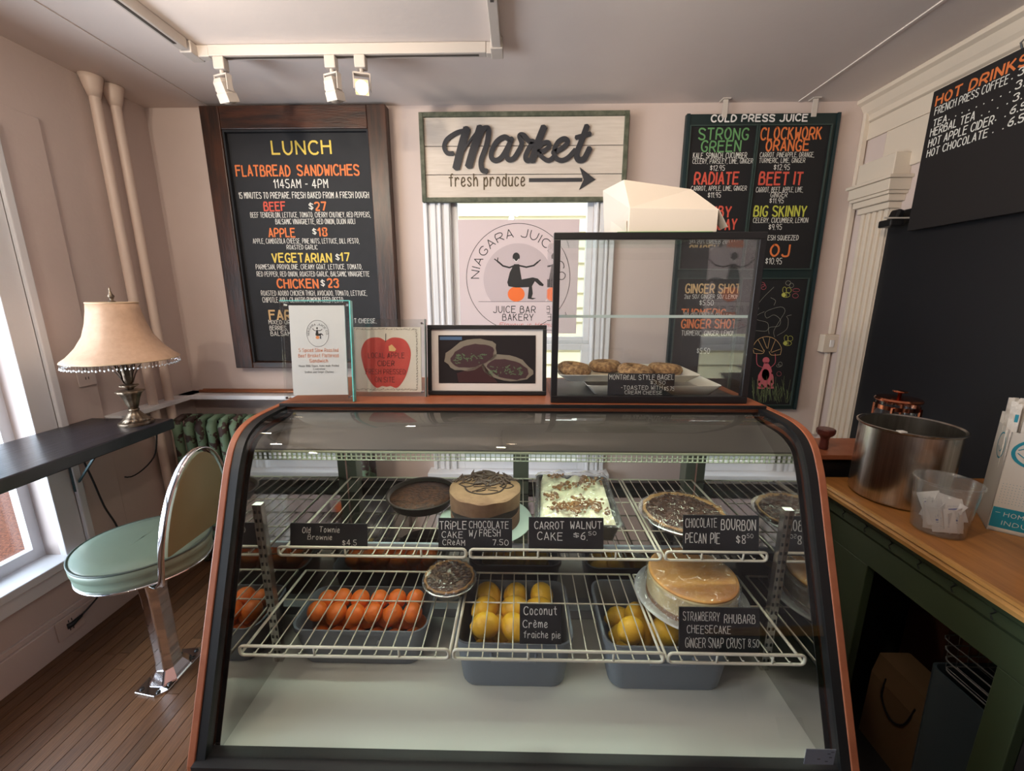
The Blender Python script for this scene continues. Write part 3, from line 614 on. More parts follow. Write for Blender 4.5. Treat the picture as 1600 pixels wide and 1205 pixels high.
a, c_ = cp5(482, 1056), cp5(718, 1038); text('Flavour is Here', a[0], c_[0], a[1], c_[1]-a[1], MREDL, po, Pp, w=.0022, slant=.3)
ob = cp5(562, 903); rx_ = cp5(602, 903)[0]-ob[0]
def pflat(pts, m, nm, y=-.0008): MB().flat([(a, y, c) for a, c in pts]).obj(nm, m, po, world=False)
pflat([(ob[0]+rx_*cos(k*pi/12), ob[1]+rx_*.86*sin(k*pi/12)) for k in range(24)], mat('orange_print', (236, 112, 48), .6), 'orange_ball')
def emblem(Pt, mk, parent, Pq, wk=1.0, Pq2=None):
    b = MB(); Pq2 = Pq2 or Pq
    b.flat([Pq(*Pt(x, y)) for x, y in [(552, 762), (576, 762), (582, 800), (588, 834), (640, 824), (664, 830), (692, 858), (688, 866), (672, 862), (650, 842), (636, 866), (640, 900), (634, 920), (656, 922), (640, 928), (616, 924), (622, 870), (560, 872), (526, 866), (520, 848), (532, 800)]])
    b.flat([Pq(*Pt(562+17*cos(k*pi/8), 728+21*sin(k*pi/8))) for k in range(16)])
    b.ribbon([Pt(*q) for q in [(556, 768), (530, 778), (500, 770), (474, 748)]], wk*.009, Pq); b.ribbon([Pt(*q) for q in [(574, 768), (610, 776), (645, 768), (664, 752)]], wk*.009, Pq)
    b.ribbon([Pt(*q) for q in [(474, 748), (460, 738)]], wk*.006, Pq); b.ribbon([Pt(*q) for q in [(474, 748), (476, 732)]], wk*.005, Pq); b.ribbon([Pt(*q) for q in [(664, 752), (676, 742)]], wk*.006, Pq)
    return b.obj('seated_figure_emblem', mk, parent, world=False)
emblem(cp5, MINK, po, lambda a, c: (a, -.0012, c))
b = MB().ribbon(spline([cp5(*q) for q in [(550, 738), (562, 750), (574, 738)]], 4), .004, lambda a, c: (a, -.0014, c)); b.obj('smile', MPAPER, po, world=False)

# ================================================================== DISPLAY CASE
XI, XO = .588, .629   # inside mirror face, outside of the wooden end
dc = thing('display_case', 'curved glass refrigerated bakery display case with orange laminate ends', 'display case', (0, 1.0, 0), world=True)
prof = [(1.36, .0), (1.36, 1.238), (1.0, 1.238), (.93, 1.237), (.885, 1.232), (.85, 1.219), (.825, 1.198), (.805, 1.166), (.788, 1.13), (.739, 1.007), (.690, .885), (.641, .762), (.592, .640), (.582, .60), (.580, .55), (.580, .0)]
def inset(p, d):
    out = []
    for i in range(2, len(p)-1):
        a, b_ = p[i-1], p[i+1]; tx, ty = b_[0]-a[0], b_[1]-a[1]; l = math.hypot(tx, ty); out.append((p[i][0]-ty/l*d*1.0, p[i][1]+tx/l*d*1.0)) if False else out.append((p[i][0]+(-ty/l)*d, p[i][1]+(tx/l)*d))
    return out
sub = spline([(p[0], p[1]) for p in prof[2:13]], 4)
side_poly = [(1.36, .0), (1.36, 1.238)] + sub + [(.580, .55), (.580, .0)]
for s_ in (-1, 1):
    MB().prism(side_poly, 'x', s_*XO, s_*(XO-.015)).obj('side_panel', MORANGE, dc, bevel=.002)
def offs(path, d):
    out = []
    for i, p in enumerate(path):
        a, b_ = path[max(i-1, 0)], path[min(i+1, len(path)-1)]; ty, tz = b_[0]-a[0], b_[1]-a[1]; l = math.hypot(ty, tz)
        out.append((p[0] + (-tz/l)*d*-1*-1, p[1] + (ty/l)*d))
    return out
inn, inn2 = offs(sub, .010), offs(sub, .020)
# rubber gasket strips following the curve on both sides
for s_ in (-1, 1):
    b = MB(); a0_, a1_ = s_*(XO-.015), s_*(XI+.008)
    b.loft([[(a0_, p[0], p[1]), (a1_, p[0], p[1]), (a1_, q[0], q[1]), (a0_, q[0], q[1])] for p, q in zip(offs(sub, .002), inn2)])
    b.obj('gasket', MBLACK, dc)
# curved front glass
gl_ = offs(sub, .006)
b = MB()
n_ = len(gl_)
b.add([(-XI-.02, p[0], p[1]) for p in gl_]+[(XI+.02, p[0], p[1]) for p in gl_], [(i, i+1, n_+i+1, n_+i) for i in range(n_-1)])
b.obj('curved_glass', MGLASS, dc, smooth=True)
MB().box(-XO+.015, XO-.015, .998, 1.006, 1.235, 1.243).obj('top_rail', MBLACK, dc)
MB().box(-XO+.015, XO-.015, .585, .625, .56, .648).obj('bottom_rail', MBLACK, dc)
MB().box(-XO+.015, XO-.015, .60, 1.34, .05, .56).obj('lower_body', MBLACKM, dc)
MB().box(-XO+.001, XO-.001, 1.006, 1.38, 1.224, 1.2385).obj('counter_top', MORANGE, dc, bevel=.002)
MB().box(-XI-.02, XI+.02, .61, 1.34, .60, .635).obj('deck', MDECK, dc)
for s_ in (-1, 1):
    pp = offs(sub, .03)
    poly = [(1.28, .636), (1.28, 1.22), (1.0, 1.212)] + [q for q in pp if q[0] < .97] + [(.628, .636)]
    MB().prism(poly, 'x', s_*XI, s_*(XI+.010)).obj('mirror_side', MMIRROR, dc)
# coil housing at the back, polished
MB().box(-XI, XI, 1.0, 1.34, .636, .85).obj('coil_housing', MDIMMIRROR, dc)
MB().box(-XI, XI, .992, 1.0, .836, .853).obj('housing_lip', mat('pale_enamel_lip', (190, 202, 214), .3), dc, bevel=.002)
MB().box(-XI, XI, .975, 1.0, .636, .664).obj('base_ledge', mat('grey_enamel', (168, 172, 178), .3), dc, bevel=.002)
MB().box(-XI, XI, 1.325, 1.345, .85, .878).obj('door_track', MBLACKM, dc)
for x0, x1 in ((-XI, -XI+.032), (XI-.032, XI), (-.022, .03)):
    MB().box(x0, x1, 1.29, 1.34, .85, 1.223).obj('rear_post', MPOSTM, dc, bevel=.002)
MB().box(-XI, XI, 1.30, 1.34, 1.18, 1.224).obj('rear_header', MPOSTM, dc)
# metal canopy under the glass top, louver and tube
MB().add([(-XI, 1.02, 1.223), (XI, 1.02, 1.223), (XI, .905, 1.158), (-XI, .905, 1.158), (-XI, 1.02, 1.215), (XI, 1.02, 1.215), (XI, .905, 1.152), (-XI, .905, 1.152)],
         [(0, 1, 2, 3), (7, 6, 5, 4), (3, 2, 6, 7), (0, 4, 5, 1), (0, 3, 7, 4), (1, 5, 6, 2)]).obj('canopy', MGREYMET, dc)
b = MB()
for z in (1.150, 1.141, 1.132): b.box(-XI, XI, .902, .904, z-.0009, z+.0009)
x = -XI
while x < XI: b.box(x-.0008, x+.0008, .902, .908, 1.131, 1.151); x += .0118
b.box(-XI, XI, .90, .915, 1.151, 1.154)
tag(b.obj('louver', mat('pale_green_louver', (176, 188, 160), .4), dc), kind='stuff')
MB().tube([(-XI+.05, .955, 1.166), (XI-.05, .955, 1.166)], .011, 12).obj('fluorescent_tube', mat('lit_tube', (226, 255, 214), .4, emit=1.6), dc, smooth=True)
l = area('case_tube_light', (0, .965, 1.15), (0, 0, 0), 1.05, .03, 2.6, (.84, 1, .82)); l.parent = None
for s_ in (-1, 1):
    b = MB().box(s_*XI-s_*.010, s_*XI, .825, .84, .636, 1.055)
    o = b.obj('shelf_standard', MSTEEL, dc)
    b = MB()
    for k in range(18): b.box(s_*XI-s_*.007, s_*XI-s_*.003, .8242, .825, .66+k*.022, .668+k*.022)
    b.obj('slots', MBLACK, o)
# sticker on the case front, bottom right
p = at_y(1281, 1182, .584)
st = MB().box(p[0]-.026, p[0]+.026, .5835, .5845, p[2]-.018, p[2]+.016).obj('sticker', mat('grey_sticker', (112, 114, 124), .5), dc)
b = MB()
for k, (a, c) in enumerate(((.012, .006), (.016, -.002), (-.004, -.006), (.018, .01), (.01, -.011))): b.box(p[0]+a, p[0]+a+.005, .583, .5835, p[2]+c, p[2]+c+.001)
b.obj('print', MINK, st)

# ------------------------------------------------------------------ wire racks
def rack(x0, x1, y0, y1, z, label, wires, cross):
    t = thing('wire_rack', label, 'rack', ((x0+x1)/2, y0, z), world=True); r = .0031; lh = .020
    def rr(pts): return pts
    g = .003
    b = MB().tube([(x0+g, y1, z), (x0+g, y0, z), ], r, 8).tube([(x1-g, y0, z), (x1-g, y1, z)], r, 8).tube([(x0+g, y1, z), (x1-g, y1, z)], r*.8, 8)
    b.obj('frame', MWIRE, t, smooth=True)
    q = .008; P = []
    for cx, cz, a0 in ((x0+g+q, z+q-.002, pi), (x1-g-q, z+q-.002, 1.5*pi), (x1-g-q, z+lh-q, 0), (x0+g+q, z+lh-q, .5*pi)):
        for k in range(4): a = a0 + k*pi/6; P.append((cx+q*cos(a), y0, cz+q*sin(a)))
    b = MB().tube(P, r, 8, closed=True)
    for f in (.36, .76): b.tube([(x0+(x1-x0)*f, y0, z), (x0+(x1-x0)*f, y0, z+lh)], r*.8, 6)
    b.obj('front_lip', MWIRE, t, smooth=True)
    b = MB(); n = wires
    for k in range(1, n): x = x0 + (x1-x0)*k/n; b.tube([(x, y0+.0, z+.004), (x, y0+.004, z), (x, y1, z)], .0015, 6)
    for c in cross: b.tube([(x0, c, z-.003), (x1, c, z-.003)], .0018, 6)
    tag(b.obj('wire', MWIRE, t, smooth=True), kind='stuff')
    return t
UZ, LZ = .916, .786; UY, LY = .848, .70
ux = (-.572, -.120, .333, .574); lx = (-.582, -.139, .298, .58)
for k, s_ in enumerate(('left', 'middle', 'right')):
    rack(ux[k]+.002, ux[k+1]-.002, UY, 1.27, UZ, 'white wire rack on the upper level, %s one' % s_ + (' behind the brownie card' if k == 0 else ' under the chocolate and carrot cakes' if k == 1 else ' under the pecan pie'), (14, 14, 8)[k], (.97, 1.12))
    rack(lx[k]+.002, lx[k+1]-.002, LY, .965, LZ, 'white wire rack on the lower level, %s one' % s_ + (' over the oranges' if k == 0 else ' behind the coconut card' if k == 1 else ' under the cheesecake'), (14, 14, 9)[k], (.86,))
# ------------------------------------------------------------------ price cards
def card(u0, u1, v0, v1, y, lines, label, tilt=-12, mt=MWHL, zbase=None, yaw=0, nm='price_card', hh=None):
    A = at_y(u0, (v0+v1)/2, y); B = at_y(u1, (v0+v1)/2, y); T = at_y((u0+u1)/2, v0, y); Z = at_y((u0+u1)/2, v1, y)[2]
    w = B[0]-A[0]; z0 = zbase if zbase is not None else Z; h = T[2]-z0
    t = thing(nm, label, 'price card', ((A[0]+B[0])/2, y, z0), (RAD(tilt), 0, RAD(yaw)))
    MB().box(-w/2, w/2, 0, .003, 0, h).obj('slate', MCARD, t, world=False, bevel=.0006)
    for L in lines:
        s, a0, a1, bt, bb = L[:5]; sl = L[5] if len(L) > 5 else 0
        hgt = (bb-bt)*h; text(s, -w/2+a0*w, -w/2+a1*w, h*(1-bb), hgt, mt, t, lambda a, c: (a, -.0005, c), w=max(.0009, hgt*.10), wob=.06, slant=sl)
    return t
zu, zl2 = UZ+.003, LZ+.003
card(452, 573, 822, 876, UY+.016, [('Old', .16, .26, .15, .36, .1), ('Townie', .38, .64, .13, .33, .1), ('Brownie', .23, .54, .44, .62, .1), ('$4.5', .68, .86, .62, .82)], 'black card chalked Old Townie Brownie on the upper left rack', zbase=zu)
card(684, 800, 815, 870, UY+.014, [('TRiPLE', .02, .38, .10, .33), ('CHOCOLATE', .42, .95, .08, .28), ('CAKE', .05, .33, .40, .58), ('W/', .42, .52, .36, .54), ('FRESH', .56, .84, .32, .52), ('CReAM', .06, .36, .64, .8), ('7.50', .74, .95, .62, .78)], 'black card chalked Triple Chocolate Cake in front of the chocolate cake', zbase=zu)
card(826, 944, 814, 877, UY+.014, [('CARROT', .08, .47, .12, .32), ('WALNUT', .56, .97, .1, .30), ('CAKE', .12, .45, .42, .63), ('$', .60, .67, .42, .56), ('6.', .70, .78, .42, .62), ('50', .80, .9, .38, .48)], 'black card chalked Carrot Walnut Cake in front of the frosted cake', zbase=zu)
card(1070, 1190, 811, 868, UY+.014, [('CHOCOLATE', .03, .44, .08, .30), ('BOURBON', .5, .95, .1, .36), ('PECAN', .03, .30, .46, .7), ('PIE', .36, .48, .44, .7), ('$8', .70, .82, .5, .7), ('50', .84, .92, .46, .56)], 'black card chalked Chocolate Bourbon Pecan Pie in front of the pie', zbase=zu)
card(812, 878, 953, 1004, LY+.034, [('Coconut', .1, .88, .06, .26), ('Crème', .08, .66, .4, .58), ('fraiche pie', .1, .97, .68, .84)], 'small black card chalked Coconut Creme fraiche pie on the lower middle rack', zbase=zl2)
card(1064, 1192, 960, 1022, LY+.014, [('STRAWBERRY', .05, .50, .10, .28), ('RHUBARB', .56, .94, .14, .32), ('CHEESECAKE', .1, .64, .38, .54), ('GiNGER SNAP CRUST', .08, .82, .64, .84), ('8.50', .86, .99, .66, .82)], 'black card chalked Strawberry Rhubarb Cheesecake below the cheesecake', zbase=zl2)

# ------------------------------------------------------------------ fruit bins
MBIN = mat('grey_tub_plastic', (112, 120, 130), .45, bump=.05, bscale=200)
MORF = mat('orange_peel', (232, 118, 42), .4, bump=.12, bscale=260, sub=.1); MLEF = mat('lemon_peel', (226, 180, 48), .4, rgb2=(214, 160, 40), scale=6, bump=.12, bscale=220)
def rr(cx, cy, w, d, r, z, n=5):
    P = []
    for sx, sy, a0 in ((1, 1, 0), (-1, 1, .5*pi), (-1, -1, pi), (1, -1, 1.5*pi)):
        for k in range(n+1): a = a0 + .5*pi*k/n; P.append((cx+sx*(w/2-r)+r*cos(a), cy+sy*(d/2-r)+r*sin(a), z))
    return P
def tub(cx, cy, w, d, h, label):
    t = thing('fruit_tub', label, 'tub', (cx, cy, .6362))
    b = MB(); rings = [rr(0, 0, w*.86, d*.88, .03, 0), rr(0, 0, w*.88, d*.9, .03, .006), rr(0, 0, w*.97, d*.97, .032, h-.012), rr(0, 0, w*1.0, d*1.0, .034, h-.012), rr(0, 0, w*1.0, d*1.0, .034, h),
                       rr(0, 0, w*.965, d*.955, .030, h), rr(0, 0, w*.95, d*.945, .03, h-.012), rr(0, 0, w*.86, d*.88, .028, .008)]
    b.loft(rings); b.obj('body', MBIN, t, world=False, smooth=True, autosm=35)
    MB().tube([(-.05, -d/2*.95, h-.03), (-.048, -d/2-.010, h-.034), (.048, -d/2-.010, h-.034), (.05, -d/2*.95, h-.03)], .004, 6).obj('handle', MBIN, t, world=False)
    return t
tub(-.385, .893, .33, .155, .100, 'grey plastic tub of oranges on the case floor, left')
tub(-.012, .865, .27, .21, .125, 'grey plastic tub of lemons on the case floor, middle')
tub(.335, .868, .29, .22, .125, 'grey plastic tub of lemons on the case floor, right')
def fruit(name, me, label, group, spots, rn):
    for c in spots:
        o = bpy.data.objects.new(name, me); COL.objects.link(o); o.location = c; o.rotation_euler = (rn.uniform(-.5, .5), rn.uniform(-.4, .4), rn.uniform(0, 6))
        tag(o, label, 'fruit', group)
om = MB().ball((0, 0, 0), .0235, 20, 12).mesh('orange', MORF, True)
lb_ = MB(); m_ = 12
lb_.loft([[(r*cos(2*pi*j/16), r*sin(2*pi*j/16), z) for j in range(16)] for z, r in [(-.040, .0015), (-.0385, .006), (-.034, .010), (-.028, .018), (-.018, .0255), (-.006, .029), (.006, .029), (.018, .0255), (.028, .018), (.034, .010), (.0385, .006), (.041, .0015)]])
lb_.v = [(z, y, x) for x, y, z in lb_.v]; lb_.f = [f[::-1] for f in lb_.f]
lm = lb_.mesh('lemon', MLEF, True)
rn = random.Random(11)
def pile(cx, cy, nx, ny, px, py, z, layers):
    out = []
    for L in range(layers):
        for i in range(nx-L % 2):
            for j in range(ny-(L % 2)):
                out.append((cx+(i-(nx-1-L % 2)/2)*px+rn.uniform(-.004, .004), cy+(j-(ny-1-L % 2)/2)*py+rn.uniform(-.004, .004), z+L*.036+rn.uniform(-.003, .004)))
    return out
fruit('orange', om, 'round orange in the left grey tub', 'oranges in the left tub', [(x, y, z) for x, y, z in pile(-.385, .893, 6, 2, .0475, .047, .668, 3)], rn)
fruit('lemon', lm, 'yellow lemon in the middle grey tub', 'lemons in the middle tub', pile(-.012, .870, 3, 3, .070, .050, .682, 3), rn)
fruit('lemon', lm, 'yellow lemon in the right grey tub', 'lemons in the right tub', pile(.335, .872, 3, 3, .074, .054, .682, 2) + [(.26, .815, .752), (.34, .812, .754), (.41, .815, .750)], rn)

# ------------------------------------------------------------------ cakes
def disc(cx, cy, r, z, h, m, name, parent=None, n=48, lip=.004):
    return MB().lathe([(r*.7, z), (r-lip, z), (r, z+h*.7), (r-.001, z+h), (r-lip*1.5, z+h*.75), (0.0005, z+h*.6)], n, (cx, cy)).obj(name, m, parent, smooth=True, autosm=40)
MPLATE = mat('pale_green_board', (196, 214, 206), .4)
CX, CY = -.092, 1.005; Z0 = UZ+.0035
tag(disc(CX, CY, .126, Z0, .004, MPLATE, 'cake_board'), 'round pale cake board under the triple chocolate cake', 'cake board')
ck = thing('chocolate_cake', 'tall round triple chocolate cake with dark middle layer', 'cake', (CX, CY, Z0+.0045)); ck.scale = (1, 1, 1.12)
MCH1 = mat('milk_chocolate_crumb', (122, 86, 66), .8, rgb2=(98, 66, 50), scale=30, bump=.25, bscale=90); MCH2 = mat('dark_chocolate', (38, 26, 22), .5, bump=.1); MCH3 = mat('tan_mousse', (132, 100, 74), .85, rgb2=(112, 82, 60), scale=20, bump=.15, bscale=80)
def wavy(r, zl_, zh_, n=64):
    return [[(r*cos(2*pi*j/n), r*sin(2*pi*j/n), f(2*pi*j/n)) for j in range(n)] for f in (zl_, zh_)]
lo_ = lambda a: .036 - .012*math.exp(-((a-4.45)/.75)**2) + .004*sin(3*a)
hi_ = lambda a: .040 + .010*math.exp(-((a-5.2)/1.1)**2) + .002*sin(5*a)
top_ = lambda a: .080 + .0015*sin(9*a)
r0 = .0925
MB().loft([[(r0*cos(2*pi*j/64), r0*sin(2*pi*j/64), 0) for j in range(64)]]+wavy(r0, lo_, lo_)[:1]).obj('base_layer', MCH1, ck, world=False, smooth=True, autosm=50)
MB().loft(wavy(r0-.001, lo_, hi_)).obj('dark_layer', MCH2, ck, world=False, smooth=True, autosm=50)
MB().loft([wavy(r0, hi_, hi_)[0], wavy(r0+.0015, top_, top_)[0], [(.089*cos(2*pi*j/64), .089*sin(2*pi*j/64), .0825) for j in range(64)]]).obj('top_layer', MCH3, ck, world=False, smooth=True, autosm=35)
dz = lambda a, c: (a, c, .0832)
b = MB().ribbon(spline([(-.055, .0), (-.04, -.03), (0, -.045), (.04, -.03), (.055, .005)], 6), .004, dz).ribbon(spline([(-.07, .012), (-.05, -.004), (-.03, .01), (-.06, .022), (-.07, .012)], 5), .003, dz).ribbon(spline([(.04, .0), (.06, -.01), (.075, .005), (.06, .018), (.04, .0)], 5), .003, dz)
b.ribbon(spline([(-.03, -.03), (-.01, -.018), (.0, -.01), (.03, -.008)], 5), .0022, dz).ribbon([(-.03, -.003), (.015, .0)], .002, dz).ribbon(spline([(.0, .012), (.002, -.02), (-.02, -.03)], 5), .002, dz).ribbon([(.01, -.02), (.035, -.026)], .002, dz)
b.obj('drizzle', MCH2, ck, world=False, solid=.0015)
b = MB(); rn = random.Random(2)
for k in range(70):
    a = rn.uniform(.35, 2.8); r = rn.uniform(.02, .088); c = (r*cos(a), r*sin(a)*.98, .0825+rn.random()*.006)
    h = rn.uniform(0, 3.1); L_ = rn.uniform(.008, .022); b.tube([(c[0]-L_*cos(h), c[1]-L_*sin(h), c[2]), c, (c[0]+L_*cos(h), c[1]+L_*sin(h), c[2]+.002)], [.001, .004, .001], 5)
tag(b.obj('chocolate_shaving', mat('chocolate_curls', (70, 50, 42), .6), ck, world=False), kind='stuff')
# carrot walnut cake
cc = thing('carrot_walnut_cake', 'rectangular white-frosted cake strewn with walnuts in a foil tray', 'cake', (.152, 1.045, Z0), (0, 0, RAD(-3)))
b = MB().loft([rr(0, 0, .18, .25, .012, 0), rr(0, 0, .205, .272, .014, .045), rr(0, 0, .215, .282, .014, .046), rr(0, 0, .215, .282, .014, .0475), rr(0, 0, .20, .268, .012, .0465), rr(0, 0, .176, .246, .01, .003)])
b.obj('foil_tray', mat('dark_foil', (82, 84, 88), .4, .6, bump=.3, bscale=60), cc, world=False, smooth=True, autosm=30)
MFR = mat('cream_frosting', (232, 226, 196), .5, bump=.5, bscale=30, sub=.1)
b = MB(); nx, ny = 24, 32
vs = [(-.094+.188*i/nx, -.128+.256*j/ny, .052+.005*sin(i*1.1+j*.4)+.004*sin(j*.9-i*.5)*(1 if 0 < i < nx and 0 < j < ny else 0) - (.02 if i in (0, nx) or j in (0, ny) else 0)) for j in range(ny+1) for i in range(nx+1)]
b.add(vs, [(j*(nx+1)+i, j*(nx+1)+i+1, (j+1)*(nx+1)+i+1, (j+1)*(nx+1)+i) for j in range(ny) for i in range(nx)])
b.obj('frosting', MFR, cc, world=False, smooth=True)
b = MB(); rn = random.Random(4)
cl = [(rn.uniform(-.08, .08), rn.uniform(-.11, .12)) for _ in range(16)]
for k in range(260):
    c0 = rn.choice(cl); x, y = c0[0]+rn.gauss(0, .012), c0[1]+rn.gauss(0, .012)
    if abs(x) > .088 or abs(y) > .124: continue
    r = rn.uniform(.003, .0062); b.ball((x, y, .060+rn.random()*.006), r, 6, 4, (rn.uniform(.7, 1.3), rn.uniform(.7, 1.2), .8))
tag(b.obj('walnut_piece', mat('walnut', (150, 106, 62), .7, rgb2=(110, 72, 42), scale=40), cc, world=False), kind='stuff')
def film(parent, w, d, z, edge, rnd=0, name='plastic_wrap', n=26, seed=1, amp=.004):
    rn = random.Random(seed); ph = [rn.uniform(0, 6) for _ in range(6)]
    b = MB(); vs = []
    for j in range(n+1):
        for i in range(n+1):
            u, v = -1+2*i/n, -1+2*j/n
            if rnd: x, y = u*math.sqrt(1-v*v/2)*w/2, v*math.sqrt(1-u*u/2)*d/2; e = math.hypot(u*math.sqrt(1-v*v/2), v*math.sqrt(1-u*u/2))
            else: x, y = u*w/2, v*d/2; e = max(abs(u), abs(v))
            zz = z + amp*sin(9*u+4*v+ph[0])*sin(5*v+ph[1]) + amp*.7*sin(17*u-9*v+ph[2]) + rn.uniform(-1, 1)*amp*.3
            if e > .86: zz = z - (z-edge)*((e-.86)/.14)
            vs.append((x, y, zz))
    b.add(vs, [(j*(n+1)+i, j*(n+1)+i+1, (j+1)*(n+1)+i+1, (j+1)*(n+1)+i) for j in range(n) for i in range(n)])
    return b.obj(name, MFILM, parent, world=False, smooth=True)
film(cc, .222, .288, .069, .046, seed=3)
# pies
MCRUST = mat('baked_crust', (188, 142, 84), .7, rgb2=(156, 108, 60), scale=25, bump=.3, bscale=60)
def pie(cx, cy, z, r, fill, label, name, seed, fluff=False):
    t = thing(name, label, 'pie', (cx, cy, z))
    MB().lathe([(r*.72, 0), (r*.98, .026), (r*1.1, .028), (r*1.1, .0295), (r*.96, .0285), (r*.7, .002)], 48).obj('foil_tin', mat('silver_foil', (200, 200, 200), .25, 1, bump=.2, bscale=80), t, world=False, smooth=True)
    n = 60
    b = MB().loft([[((q + .002*sin(15*2*pi*j/n)*(1 if k in (1, 2) else 0))*cos(2*pi*j/n), (q + .002*sin(15*2*pi*j/n)*(1 if k in (1, 2) else 0))*sin(2*pi*j/n), zz) for j in range(n)] for k, (q, zz) in enumerate(((r*.9, .027), (r*1.0, .032), (r*.985, .038), (r*.93, .036), (r*.91, .028)))])
    b.obj('crust', MCRUST, t, world=False, smooth=True)
    b = MB(); rn = random.Random(seed); m = 14
    rings = [[(r*.925*k/m*cos(2*pi*j/40), r*.925*k/m*sin(2*pi*j/40), .0335+(.0025 if k < m else -.004)*1+rn.uniform(-.0008, .0008)+(.02*(1-(k/m)**2) if fluff else 0)) for j in range(40)] for k in range(1, m+1)]
    b.loft(rings); b.obj('filling', fill, t, world=False, smooth=True)
    b = MB()
    for k in range(230):
        a = rn.uniform(0, 6.283); q = r*.9*math.sqrt(rn.random()); b.ball((q*cos(a), q*sin(a), .037), rn.uniform(.0022, .0045), 6, 3, (rn.uniform(.8, 1.6), rn.uniform(.7, 1.1), .55))
    tag(b.obj('nut_piece', bpy.data.materials.get('nut_pieces') or mat('nut_pieces', (88, 54, 36), .75, rgb2=(48, 28, 20), scale=90), t, world=False), kind='stuff')
    film(t, r*2.16, r*2.16, .046+(.018 if fluff else 0), .030, rnd=1, seed=seed)
    return t
MPEC = mat('pecan_filling', (96, 60, 40), .55, rgb2=(52, 30, 22), scale=70, bump=.6, bscale=120, contrast=(.4, .6))
pie(.435, 1.0, Z0, .104, MPEC, 'round chocolate pecan pie in a foil tin under plastic wrap', 'pecan_pie', 5)
pie(-.175, .900, LZ+.0035, .062, mat('toasted_coconut', (120, 88, 62), .6, rgb2=(84, 58, 42), scale=40, bump=.4, bscale=50), 'small plastic-wrapped coconut pie on the lower rack below the chocolate cake', 'coconut_pie', 6)
# brownie pan
br = thing('brownie_pan', 'dark round pan of brownie behind the chocolate cake', 'pan', (-.285, 1.10, Z0))
MB().lathe([(.085, 0), (.1, .028), (.104, .03), (.104, .0315), (.096, .03), (.083, .002)], 40).obj('pan', mat('dark_pan', (52, 46, 42), .4, .4), br, world=False, smooth=True)
MB().lathe([(.085, .004), (.093, .022), (.05, .026), (.001, .0255)], 40).obj('brownie', MPEC, br, world=False, smooth=True)
# cheesecake
KX, KY, KZ = .418, .880, LZ+.0035
tag(MB().lathe([(.08, KZ), (.11, KZ+.001), (.130, KZ+.008), (.131, KZ+.0095), (.112, KZ+.004), (.0005, KZ+.003)], 56, (KX, KY)).obj('plate', mat('clear_frosted_plate', (196, 198, 196), .25), smooth=True), 'round pale plate under the wrapped cheesecake', 'plate')
kc = thing('cheesecake', 'round golden-topped cheesecake under plastic wrap', 'cake', (KX, KY, KZ+.0045))
MCK = mat('cheesecake_side', (222, 204, 158), .6, rgb2=(206, 184, 136), scale=20, bump=.2, bscale=60, sub=.1)
MCKT = mat('browned_cheesecake_top', (214, 158, 88), .5, rgb2=(196, 128, 66), scale=14, contrast=(.45, .75), bump=.1)
MB().lathe([(.100, 0), (.102, .004), (.102, .058), (.1, .062)], 56).obj('side', MCK, kc, world=False, smooth=True, autosm=50)
MB().lathe([(.101, .060), (.1, .064), (.092, .065), (.0005, .0625)], 56).obj('top', MCKT, kc, world=False, smooth=True)
MB().lathe([(.103, 0), (.1032, .012), (.1, .012)], 56).obj('ginger_crust', mat('ginger_crumb', (128, 92, 60), .8), kc, world=False)
film(kc, .212, .212, .072, .05, rnd=1, seed=8, amp=.0016)
b = MB(); n = 72; rn = random.Random(9)
b.loft([[((q+rn.uniform(-.003, .003))*cos(2*pi*j/n), (q+rn.uniform(-.003, .003))*sin(2*pi*j/n), z) for j in range(n)] for q, z in ((.106, .060), (.108, .03), (.114, .011), (.127, .0065))], caps=False)
b.obj('plastic_wrap', MFILM, kc, world=False, smooth=True)

# ================================================================== ON TOP OF THE CASE
TOPZ = 1.2395
# tall glass menu holder
sa = thing('glass_sign_holder', 'upright glass menu holder with teal edge, sandwich menu inside', 'sign holder', (-.525, 1.035, TOPZ), (RAD(-7), RAD(0), RAD(4)))
MB().box(-.088, .088, -.008, -.004, 0, .262).obj('front_pane', MACRYL, sa, world=False); MB().box(-.088, .088, .004, .008, 0, .262).obj('back_pane', MACRYL, sa, world=False)
MB().box(.0865, .0895, -.009, .009, 0, .262).obj('edge', MTEAL, sa, world=False); MB().box(-.088, .0865, -.008, -.004, .2605, .2625).obj('edge', MTEAL, sa, world=False)
MB().box(-.068, .072, -.002, .002, .018, .25).obj('menu_sheet', MPAPER, sa, world=False)
for x, z in ((-.082, .012), (.078, .012), (-.08, .252), (.076, .252)): MB().lathe([(.0035, 0), (.0035, .018)], 12).obj('standoff', MCHROME, sa, world=False); q = sa.children[-1]; q.rotation_euler = (pi/2, 0, 0); q.location = (x, .009, z)
Ps = lambda a, c: (a, -.0026, c)
b = MB().ribbon([(.002+.028*cos(k*pi/20), .178+.034*sin(k*pi/20)) for k in range(40)], .0008, Ps, closed=True); b.obj('ring', MINK, sa, world=False)
sE = .028/244
emblem(lambda x, y: (.002+(x-571)*sE, .178-(y-828)*sE*1.2), MINK, sa, Ps, wk=.16)
MB().flat([Ps(.001+.0048*cos(k*pi/8), .168+.0042*sin(k*pi/8)) for k in range(16)]).obj('orange_ball', mat('orange_dot', (236, 150, 90), .6), sa, world=False)
arc_text('NIAGARA JUICE CO.', .002, .178, .0215, RAD(190), RAD(-10), .0045, MINK, sa, Ps, .0007)
